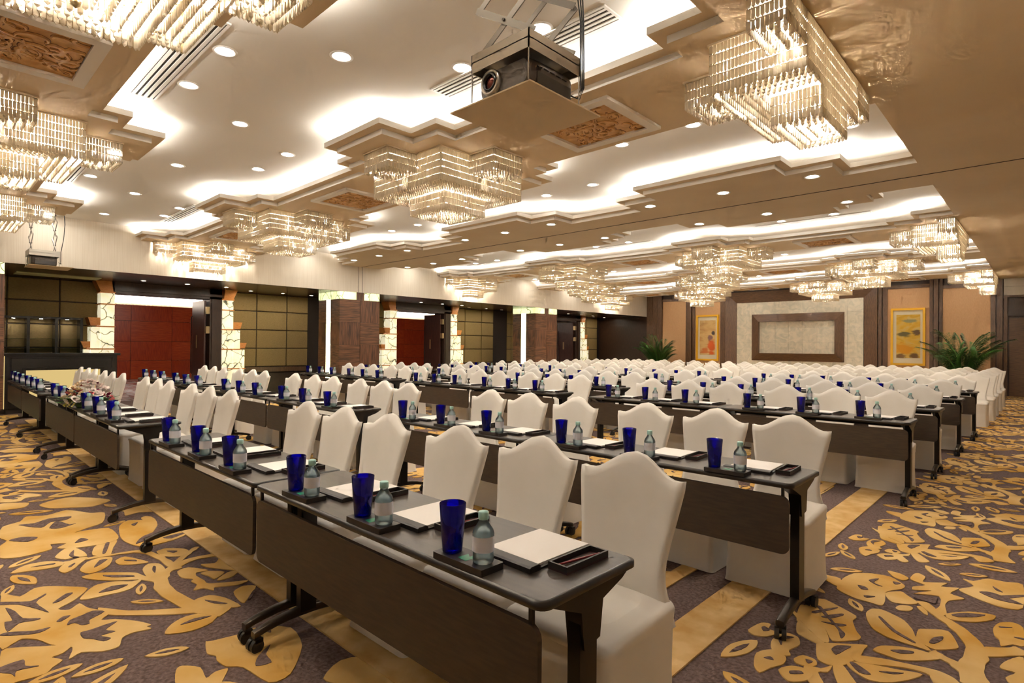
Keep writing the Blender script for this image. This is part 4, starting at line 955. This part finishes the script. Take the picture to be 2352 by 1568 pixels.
# ---- place settings
ME_TRAY = MB().loft([[(x, y, 0.0) for x, y in rrect(-0.108, 0.108, -0.045, 0.045, 0.004, 2)], [(x, y, 0.02) for x, y in rrect(-0.108, 0.108, -0.045, 0.045, 0.004, 2)]], smooth=False, cap0=True).mesh('coaster_tray', 'leather')
ME_EMB = MB().add([(-0.02, -0.024, 0.0208), (0.02, -0.03, 0.0208), (0.024, 0.022, 0.0208), (0.006, 0.026, 0.0208), (0.004, 0.002, 0.0208), (-0.016, 0.016, 0.0208)], [(0, 1, 2, 3, 4, 5)]).mesh('emblem', 'emblem_green')
ME_WELL = MB().lathe([(0.0005, 0.0206), (0.036, 0.0206)], 20).mesh('well', 'leather_dark')
prof = [(0.0005, 0.0), (0.029, 0.0), (0.031, 0.004), (0.0415, 0.146), (0.0405, 0.147), (0.0395, 0.146), (0.0292, 0.012), (0.0005, 0.010)]
ME_CUP = MB().lathe(prof, 24).mesh('tumbler', 'blue_glass')
bp_ = [(0.0005, 0.003), (0.024, 0.0), (0.030, 0.004), (0.0315, 0.012), (0.0305, 0.03), (0.0315, 0.034), (0.031, 0.05), (0.0315, 0.08), (0.032, 0.086), (0.0285, 0.098), (0.016, 0.116), (0.0135, 0.122), (0.0135, 0.128)]
ME_BOT = MB().lathe(bp_, 8 * 3, smooth=True).mesh('bottle_body', 'bottle_pet')
ME_CAP = MB().lathe([(0.0145, 0.126), (0.0155, 0.128), (0.0155, 0.146), (0.013, 0.149), (0.0005, 0.149)], 16).mesh('cap', 'cap_aqua')
ME_LAB = MB().lathe([(0.0322, 0.036), (0.0325, 0.080)], 24).mesh('label_sleeve', 'bottle_label')
ME_LINE = MB().lathe([(0.0325, 0.071), (0.0326, 0.075)], 24).mesh('label_stripe', 'panel_stripe' if 'panel_stripe' in MATS else 'cap_aqua')
ME_PADB = MB().loft([[(x, y, 0.0) for x, y in rrect(-0.118, 0.118, -0.15, 0.15, 0.012, 3)], [(x, y, 0.006) for x, y in rrect(-0.118, 0.118, -0.15, 0.15, 0.012, 3)]], smooth=False, cap0=True).mesh('pad_board', 'leather')
ME_PADS = MB().extrude([(-0.155, 0.0), (-0.155, 0.014), (-0.148, 0.018), (-0.115, 0.018), (-0.109, 0.013), (-0.109, 0.0)], 'x', -0.12, 0.12).mesh('leather_strip', 'leather')
ME_PAPER = MB().box(-0.105, 0.105, -0.112, 0.142, 0.006, 0.0125).mesh('paper_block', 'paper')
pt = MB().box(-0.036, 0.036, -0.10, 0.10, 0, 0.006, 1).box(-0.036, -0.029, -0.10, 0.10, 0.006, 0.022).box(0.029, 0.036, -0.10, 0.10, 0.006, 0.022).box(-0.029, 0.029, -0.10, -0.093, 0.006, 0.022).box(-0.029, 0.029, 0.093, 0.10, 0.006, 0.022)
ME_PTRAY = pt.mesh('pen_tray', 'leather', 'tray_inlay')
ME_PENCIL = MB().tube([(-0.014, -0.078, 0.0115), (0.016, 0.084, 0.0115)], 0.0037, 6).mesh('pencil', 'pencil_red')
ME_PTIP = MB().tube([(-0.014, -0.078, 0.0115), (-0.017, -0.094, 0.0115)], 0.0036, 6, r1=0.0004).mesh('pencil_point', 'pencil_wood')
def j(a): return random.uniform(-a, a)
def setting(x, y, seat, rowname, gx, near):
    """x = seat position, y = table front edge"""
    g = 'place settings, ' + rowname
    if rowname == rname[0] and seat == 10: x -= 0.06
    t = ob('coaster_tray', ME_TRAY, None, (x + j(0.008), y + 0.046 + j(0.006), TH), j(0.03)); tag(t, 'black coaster tray at the %s seat from the right, %s' % (ORD[seat], rowname), 'tray', 'coaster trays')
    ob('emblem', ME_EMB, t, (0.004, 0, 0)); ob('well', ME_WELL, t, (-0.068, 0, 0)); ob('well', ME_WELL, t, (0.068, 0, 0))
    c = ob('tumbler', ME_CUP, None, t.matrix_basis @ Vector((-0.068, 0, 0.0209))); tag(c, 'cobalt blue glass tumbler at the %s seat from the right, %s' % (ORD[seat], rowname), 'glass', 'blue tumblers')
    b = ob('water_bottle', None, None, t.matrix_basis @ Vector((0.068, 0, 0.0209)), j(3)); tag(b, 'clear water bottle at the %s seat from the right, %s' % (ORD[seat], rowname), 'bottle', 'water bottles')
    ob('bottle_body', ME_BOT, b); ob('cap', ME_CAP, b); ob('label_sleeve', ME_LAB, b)
    pdx, pdy = x + 0.065 + j(0.01), y + 0.275 + j(0.012); rz = j(0.05)
    p = ob('writing_pad', None, None, (pdx, pdy, TH), rz); tag(p, 'white note pad on black leather board, %s seat from the right, %s' % (ORD[seat], rowname), 'note pad', 'note pads on leather boards')
    ob('pad_board', ME_PADB, p); ob('leather_strip', ME_PADS, p); ob('paper_block', ME_PAPER, p)
    if rowname == rname[0] and seat == 10: return      # hidden behind the flowers
    q = ob('pen_tray', ME_PTRAY, None, (pdx + 0.165, pdy + 0.02 + j(0.01), TH), rz + j(0.03)); tag(q, 'small black pen tray at the %s seat from the right, %s' % (ORD[seat], rowname), 'pen tray', 'pen trays')
    if near:
        pe = ob('pencil', ME_PENCIL, None, q.location, q.rotation_euler[2]); tag(pe, 'dark red pencil in pen tray, %s seat from the right, %s' % (ORD[seat], rowname), 'pencil', 'red pencils'); ob('pencil_point', ME_PTIP, pe)

ROWS = [(1.10, (-0.925, -5.26, -9.22)), (2.90, (-0.895, -5.02, -8.92)), (6.11, (-0.905, -4.98, -9.0)), (7.64, (-0.87, -4.98, -9.02)), (9.50, (-0.85, -4.95, -9.0)), (11.30, (-0.83, -4.95, -9.0))]
rname = ['front table row', 'second table row', 'third table row', 'fourth table row', 'fifth table row', 'sixth table row']
for ri, (yf, starts) in enumerate(ROWS):
    tn = 0; sn = 0
    for gi, xs_ in enumerate(starts):
        for k in range(2):
            tx = xs_ - k * (TL + 0.012); tn += 1
            table(tx, yf + j(0.006), 'dark folding training table, %s from the right in the %s' % (ORD[tn], rname[ri]), 'training tables')
            for s_, (co, to) in enumerate(((0.315, 0.335), (0.848, 0.857), (1.385, 1.38))):
                sn += 1
                chair(tx - co + j(0.006), yf + (0.425 if ri == 0 else 0.52) + j(0.02), 'white covered chair, %s from the right in the %s' % (ORD[sn], rname[ri]), 'covered chairs at the tables', feet=ri < 2 and gi == 0)
                setting(tx - to, yf, sn, rname[ri], gi, ri < 2)
# theatre rows of chairs without tables
TH_Y = [13.45, 14.75, 16.0, 17.25, 18.5]
for i, y in enumerate(TH_Y):
    n = 0
    for blk, x0 in enumerate((-1.06, -5.2, -9.2)):
        for k in range(7):
            n += 1
            chair(x0 - 0.545 * k + j(0.015), y + j(0.02), 'white covered chair, %s from the right in the %s row without tables' % (ORD[n], ORD[i + 1]), 'covered chairs in rows without tables')

# ---- bar counter and shelf unit at the left
bar_ = ob('bar_counter', None, None, (-14.6, 1.2, 0)); tag(bar_, 'black bar counter with glowing cream panel, in front of shelves', 'bar counter')
ob('counter_body', MB().box(-0.45, 0, 0.02, 1.83, 0.10, 1.13).mesh('counter_body', 'black_gloss'), bar_)
ob('counter_top', MB().box(-0.5, 0.05, -0.02, 1.88, 1.13, 1.175).mesh('counter_top', 'metal_black'), bar_)
ob('plinth', MB().box(-0.40, -0.05, 0.05, 1.80, 0.0, 0.10).mesh('plinth', 'groove'), bar_)
ob('glowing_panel', MB().box(0.0, 0.006, 0.33, 1.53, 0.16, 0.84).mesh('glowing_panel', 'bar_glow'), bar_)
for y0, y1, z0, z1 in ((0.27, 1.59, 0.84, 0.885), (0.27, 0.33, 0.14, 0.84), (1.53, 1.59, 0.14, 0.84), (0.10, 1.75, 1.07, 1.085), (0.10, 0.115, 0.14, 1.07), (1.735, 1.75, 0.14, 1.07)):
    ob('moulding', MB().box(0.0, 0.03 if z1 - z0 > 0.02 and y1 - y0 > 0.02 else 0.012, y0, y1, z0, z1).mesh('moulding', 'metal_black'), bar_)
ob('edge_light', MB().box(-0.03, 0.0, 0.004, 0.018, 0.1, 1.12).mesh('edge_light', 'bar_glow'), bar_)
sh = ob('shelf_unit', None, None, (-16.05, 1.25, 0)); tag(sh, 'black open shelf unit with glass shelves behind the bar', 'shelf unit')
ob('top_board', MB().box(0, 0.36, 0, 1.36, 1.90, 1.945).mesh('top_board', 'black_gloss'), sh)
for y in (0.0, 0.40, 0.87, 1.31): ob('upright', MB().box(0, 0.36, y, y + 0.05, 0, 1.90).mesh('upright', 'black_gloss'), sh)
for z in (1.27, 1.465): ob('glass_shelf', MB().box(0.04, 0.34, 0.05, 1.31, z, z + 0.01).mesh('glass_shelf', 'shelf_glass'), sh)
for y in (0.2, 0.65, 1.1): ob('shelf_lamp', MB().lathe([(0.0005, 1.897), (0.03, 1.897)], 12, c=(0.2, y, 0)).mesh('shelf_lamp', 'down_glow'), sh)
lp = ob('ceiling_light_panel', MB().box(-15.45, -14.95, 1.40, 2.80, 2.785, 2.802).mesh('ceiling_light_panel', 'panel_pale'), None); tag(lp, 'long pale glass panel in the wood ceiling above the bar', 'ceiling panel')

# ---- foyer crystal light seen through the doors
def foyer_light(y0, y1, label):
    r = ob('foyer_chandelier', None, None, (-20.4, y0, 0)); tag(r, label, 'chandelier', 'long crystal lights in the foyer')
    ob('ceiling_box', MB().box(0.0, 1.2, 0, y1 - y0, 2.86, 3.4).mesh('ceiling_box', 'plate_cream'), r)
    ob('lamp_strip', MB().box(0.08, 1.12, 0.05, y1 - y0 - 0.05, 2.80, 2.855).mesh('lamp_strip', 'foyer_glow'), r)
    for xx in (1.0, 0.62): ob('lamp_strip', MB().box(xx, xx + 0.03, 0.1, y1 - y0 - 0.1, 2.56, 2.80).mesh('lamp_strip', 'foyer_glow'), r)
    q = MB(); n = int((y1 - y0) / 0.035)
    for k in range(n):
        for row in range(3):
            for xx in (1.18, 0.9):
                crystal_geo(q, xx - row * 0.1, 0.02 + k * 0.035, 2.86 - row * 0.12, 0.11, math.pi / 2, 0.026, 0.014)
    tag(ob('crystal_fringe', q.mesh('crystal_fringe', 'crystal'), r), kind='stuff')
foyer_light(3.6, 6.8, 'bright crystal light band seen through the nearest door')
foyer_light(13.2, 17.0, 'bright crystal light band seen through the middle door')

# ---- flower arrangement on the front row
fa = ob('flower_arrangement', None, None, (-7.01, 1.215, TH)); tag(fa, 'low arrangement of white, pink and magenta flowers on the front row', 'flowers')
fr_ = random.Random(3)
def bloom_mesh(n, r, cup, m):
    q = MB()
    for layer, (rr, tilt, nn_) in enumerate(((r, 0.35, n), (r * 0.7, 0.8, n), (r * 0.4, 1.2, max(3, n - 2)))):
        for k in range(nn_):
            a = 2 * math.pi * (k + 0.5 * layer) / nn_; ca, sa = math.cos(a), math.sin(a); tl = tilt * cup
            def P(u, v): 
                d = rr * u; z = d * math.sin(tl) + 0.006 * layer; d *= math.cos(tl); s_ = rr * 0.5 * v
                return (d * ca - s_ * sa, d * sa + s_ * ca, z)
            q.add([P(0, 0), P(0.4, -0.8), P(0.85, -0.7), P(1, 0), P(0.85, 0.7), P(0.4, 0.8), ], [(0, 1, 2, 3, 4, 5)], 0, True)
    return q.mesh('bloom', m)
BL = [bloom_mesh(5, 0.05, 0.9, 'petal_white'), bloom_mesh(6, 0.036, 1.2, 'petal_pink'), bloom_mesh(5, 0.042, 1.0, 'petal_cream'), bloom_mesh(5, 0.032, 0.9, 'petal_magenta')]
def lf(L_, w_, m):
    q = MB(); pts = []
    for k in range(7):
        t = k / 6; ww = w_ * math.sin(math.pi * min(1, 0.05 + 0.95 * t)) ** 0.8 if k < 6 else 0.001
        pts += [(t * L_, -ww, 0.06 * L_ * math.sin(math.pi * t)), (t * L_, 0, 0.06 * L_ * math.sin(math.pi * t) + 0.15 * ww * 0 - 0.004), (t * L_, ww, 0.06 * L_ * math.sin(math.pi * t))]
    return q.add(pts, [(3 * k + c, 3 * k + 3 + c, 3 * k + 4 + c, 3 * k + 1 + c) for k in range(6) for c in (0, 1)], 0, True).mesh('leaf', m)
ME_LF = lf(0.16, 0.036, 'bloom_leaf')
ob('foam_bowl', MB().lathe([(0.0005, 0.0), (0.09, 0.0), (0.11, 0.03), (0.08, 0.06), (0.0005, 0.07)], 16).mesh('foam_bowl', 'leaf_dark'), fa)
for k in range(46):
    a = k * 2.399; t = (k + 0.5) / 46; rad = 0.22 * math.sqrt(t); z = 0.20 * (1 - t) + 0.06
    kind = [0, 0, 2, 0, 1, 0, 3, 2][k % 8] if t < 0.55 else [1, 2, 3, 1, 0][k % 5]
    o_ = ob('bloom', BL[kind], fa, (rad * math.cos(a) * 0.8, rad * math.sin(a) * 0.95, z)); o_.rotation_euler = (-t * 1.0 * math.sin(a), t * 1.0 * math.cos(a), fr_.uniform(0, 6))
for k in range(22):
    a = 2 * math.pi * k / 22 + fr_.uniform(-0.1, 0.1)
    o_ = ob('leaf', ME_LF, fa, (0.03 * math.cos(a), 0.12 * math.sin(a), 0.06)); o_.rotation_euler = (0, fr_.uniform(-0.35, -0.02), a)
for k in range(5):
    a = -1.9 + 0.25 * k; q = MB()
    for i in range(7): q.lathe([(0.0005, -0.009), (0.009, 0), (0.0005, 0.009)], 6, c=((0.15 + 0.012 * i) * math.cos(a), (0.12 + 0.012 * i) * math.sin(a), 0.10 - 0.012 * i))
    ob('bud_spray', q.mesh('bud_spray', 'bud_yellow'), fa)

# ---- potted palms by the far wall
def palm(x, y, label, seed, s_=1.0):
    rp = random.Random(seed); r = ob('potted_palm', None, None, (x, y, 0)); tag(r, label, 'plant', 'potted palms by the far wall')
    ob('planter', MB().lathe([(0.0005, 0.0), (0.18, 0.0), (0.24, 0.42), (0.25, 0.45), (0.22, 0.45), (0.2, 0.40), (0.0005, 0.40)], 20).mesh('planter', 'pot_dark'), r)
    for k in range(30):
        a = k * 2.399 + rp.uniform(-0.2, 0.2); L_ = rp.uniform(0.95, 1.62) * s_; el = rp.uniform(1.12, 1.56); q = MB()
        spine = []; px, pz = 0.03, 0.42; ang = el; 
        for i in range(13):
            spine.append((px, pz)); px += L_ / 12 * math.cos(ang); pz += L_ / 12 * math.sin(ang); ang -= (0.01 + 0.017 * i) * rp.uniform(0.7, 1.1)
            pz = max(pz, 0.55) if i > 6 else pz
        ca, sa = math.cos(a), math.sin(a)
        W = lambda d, sde, z: (d * ca - sde * sa, d * sa + sde * ca, z)
        q.tube([W(px_, 0, pz_) for px_, pz_ in spine], 0.008, 5, 1, r1=0.002)
        for i in range(3, 13):
            for f in (0.0, 0.33, 0.66):
                if i == 12 and f: continue
                i2 = min(i + 1, 12); d = spine[i][0] + (spine[i2][0] - spine[i][0]) * f; z = spine[i][1] + (spine[i2][1] - spine[i][1]) * f
                ll = 0.32 * s_ * (1 - abs((i + f - 7) / 9) ** 1.5)
                for sd in (-1, 1):
                    q.add([W(d, 0, z), W(d + 0.35 * ll, sd * 0.35 * ll, z + 0.03), W(d + 0.75 * ll, sd * 0.72 * ll, z - 0.10 * ll), W(d + 0.38 * ll + 0.02, sd * 0.35 * ll - sd * 0.030, z + 0.018)], [(0, 1, 2, 3)])
        ob('frond', q.mesh('frond', 'leaf_green' if k % 3 else 'leaf_dark', 'stem_green'), r)
palm(-12.1, 21.75, 'potted palm at the left end of the far wall', 21, 1.05)
palm(-1.95, 21.75, 'potted palm at the right end, beside the landscape painting', 8, 1.12)

# ---- framed paintings
def painting(x0, x1, z0, z1, ix0, ix1, iz0, iz1, art, label):
    r = ob('framed_painting', None, None, (0, 0, 0)); tag(r, label, 'painting', 'gold framed paintings')
    ob('mount_board', MB().box(x0 + 0.04, x1 - 0.04, YF - 0.06, YF - 0.031, z0 + 0.04, z1 - 0.04).mesh('mount_board', 'mat_board'), r)
    w_ = 0.07
    O = [(x0, z0), (x1, z0), (x1, z1), (x0, z1)]; I = [(x0 + w_, z0 + w_), (x1 - w_, z0 + w_), (x1 - w_, z1 - w_), (x0 + w_, z1 - w_)]
    for k in range(4):
        k2 = (k + 1) % 4
        V = [(p[0], yy, p[1]) for yy in (YF - 0.031, YF - 0.10) for p in (O[k], O[k2], I[k2], I[k])]
        ob('frame_member', MB().add(V, [(4, 7, 6, 5), (0, 4, 5, 1), (2, 6, 7, 3), (1, 5, 6, 2), (3, 7, 4, 0)]).mesh('frame_member', 'gold_frame'), r)
    ob('canvas', MB().add([(ix0, YF - 0.065, iz0), (ix1, YF - 0.065, iz0), (ix1, YF - 0.065, iz1), (ix0, YF - 0.065, iz1)], [(0, 1, 2, 3)]).box(ix0, ix1, YF - 0.0645, YF - 0.06, iz0, iz1).mesh('canvas', art), r)
def art_mat(name, stops, fig, figc, fx, fz, scale):
    """painted sky bands with a darker shape of its own"""
    m = mat(name, stops[0], 0.7); N, L, b = nt(m)
    tc = N.new('ShaderNodeTexCoord'); no = N.new('ShaderNodeTexNoise'); no.inputs['Scale'].default_value = scale; no.inputs['Detail'].default_value = 7; no.inputs['Distortion'].default_value = 1.5
    mp = N.new('ShaderNodeMapping'); mp.inputs['Scale'].default_value = (1, 1, 2.2); L.new(tc.outputs['Object'], mp.inputs[0]); L.new(mp.outputs[0], no.inputs['Vector'])
    cr = N.new('ShaderNodeValToRGB'); e = cr.color_ramp.elements
    e[0].position = 0.3; e[0].color = lin(stops[0]); e[1].position = 0.7; e[1].color = lin(stops[-1])
    for k, s_ in enumerate(stops[1:-1]): q = e.new(0.3 + 0.4 * (k + 1) / (len(stops) - 1)); q.color = lin(s_)
    L.new(no.outputs['Fac'], cr.inputs[0])
    sp = N.new('ShaderNodeSeparateXYZ'); L.new(tc.outputs['Generated'], sp.inputs[0])
    col = cr.outputs[0]
    for (cx, cz, rx, rz, c) in fig:
        v = N.new('ShaderNodeVectorMath'); v.operation = 'SUBTRACT'; v.inputs[1].default_value = (cx, 0.5, cz); L.new(tc.outputs['Generated'], v.inputs[0])
        v2 = N.new('ShaderNodeVectorMath'); v2.operation = 'MULTIPLY'; v2.inputs[1].default_value = (1 / rx, 0, 1 / rz); L.new(v.outputs[0], v2.inputs[0])
        ln = N.new('ShaderNodeVectorMath'); ln.operation = 'LENGTH'; L.new(v2.outputs[0], ln.inputs[0])
        ad = N.new('ShaderNodeMath'); ad.operation = 'MULTIPLY_ADD'; ad.inputs[1].default_value = 1.5; L.new(no.outputs['Fac'], ad.inputs[0]); L.new(ln.outputs['Value'], ad.inputs[2])
        lt = N.new('ShaderNodeMapRange'); lt.interpolation_type = 'SMOOTHSTEP'; lt.inputs['From Min'].default_value = 1.85; lt.inputs['From Max'].default_value = 1.35; L.new(ad.outputs[0], lt.inputs['Value'])
        mx = N.new('ShaderNodeMix'); mx.data_type = 'RGBA'; L.new(lt.outputs[0], mx.inputs['Factor']); L.new(col, mx.inputs['A']); mx.inputs['B'].default_value = lin(c); col = mx.outputs['Result']
    L.new(col, b.inputs['Base Color'])
art_mat('art_orange', [(196, 150, 92), (214, 178, 116), (222, 190, 130)], [(0.75, 0.22, 0.28, 0.30, (206, 92, 30)), (0.35, 0.12, 0.35, 0.12, (204, 120, 60)), (0.68, 0.50, 0.20, 0.10, (120, 84, 80)), (0.85, 0.62, 0.14, 0.07, (54, 40, 40))], None, 0, 0, 2.0)
art_mat('art_yellow', [(204, 160, 50), (222, 178, 62), (214, 190, 116)], [(0.3, 0.55, 0.35, 0.07, (110, 100, 60)), (0.85, 0.60, 0.2, 0.08, (96, 70, 40)), (0.35, 0.2, 0.4, 0.16, (216, 150, 30)), (0.2, 0.05, 0.25, 0.07, (120, 90, 50)), (0.75, 0.05, 0.25, 0.08, (116, 84, 44)), (0.6, 0.86, 0.35, 0.05, (150, 150, 110))], None, 0, 0, 2.5)
painting(-11.04, -10.06, 0.875, 2.80, -10.89, -10.20, 1.117, 2.571, 'art_orange', 'gold framed tall painting of an orange robed figure')
painting(-4.0, -3.027, 0.878, 2.81, -3.837, -3.167, 1.125, 2.588, 'art_yellow', 'gold framed tall painting of a yellow landscape')
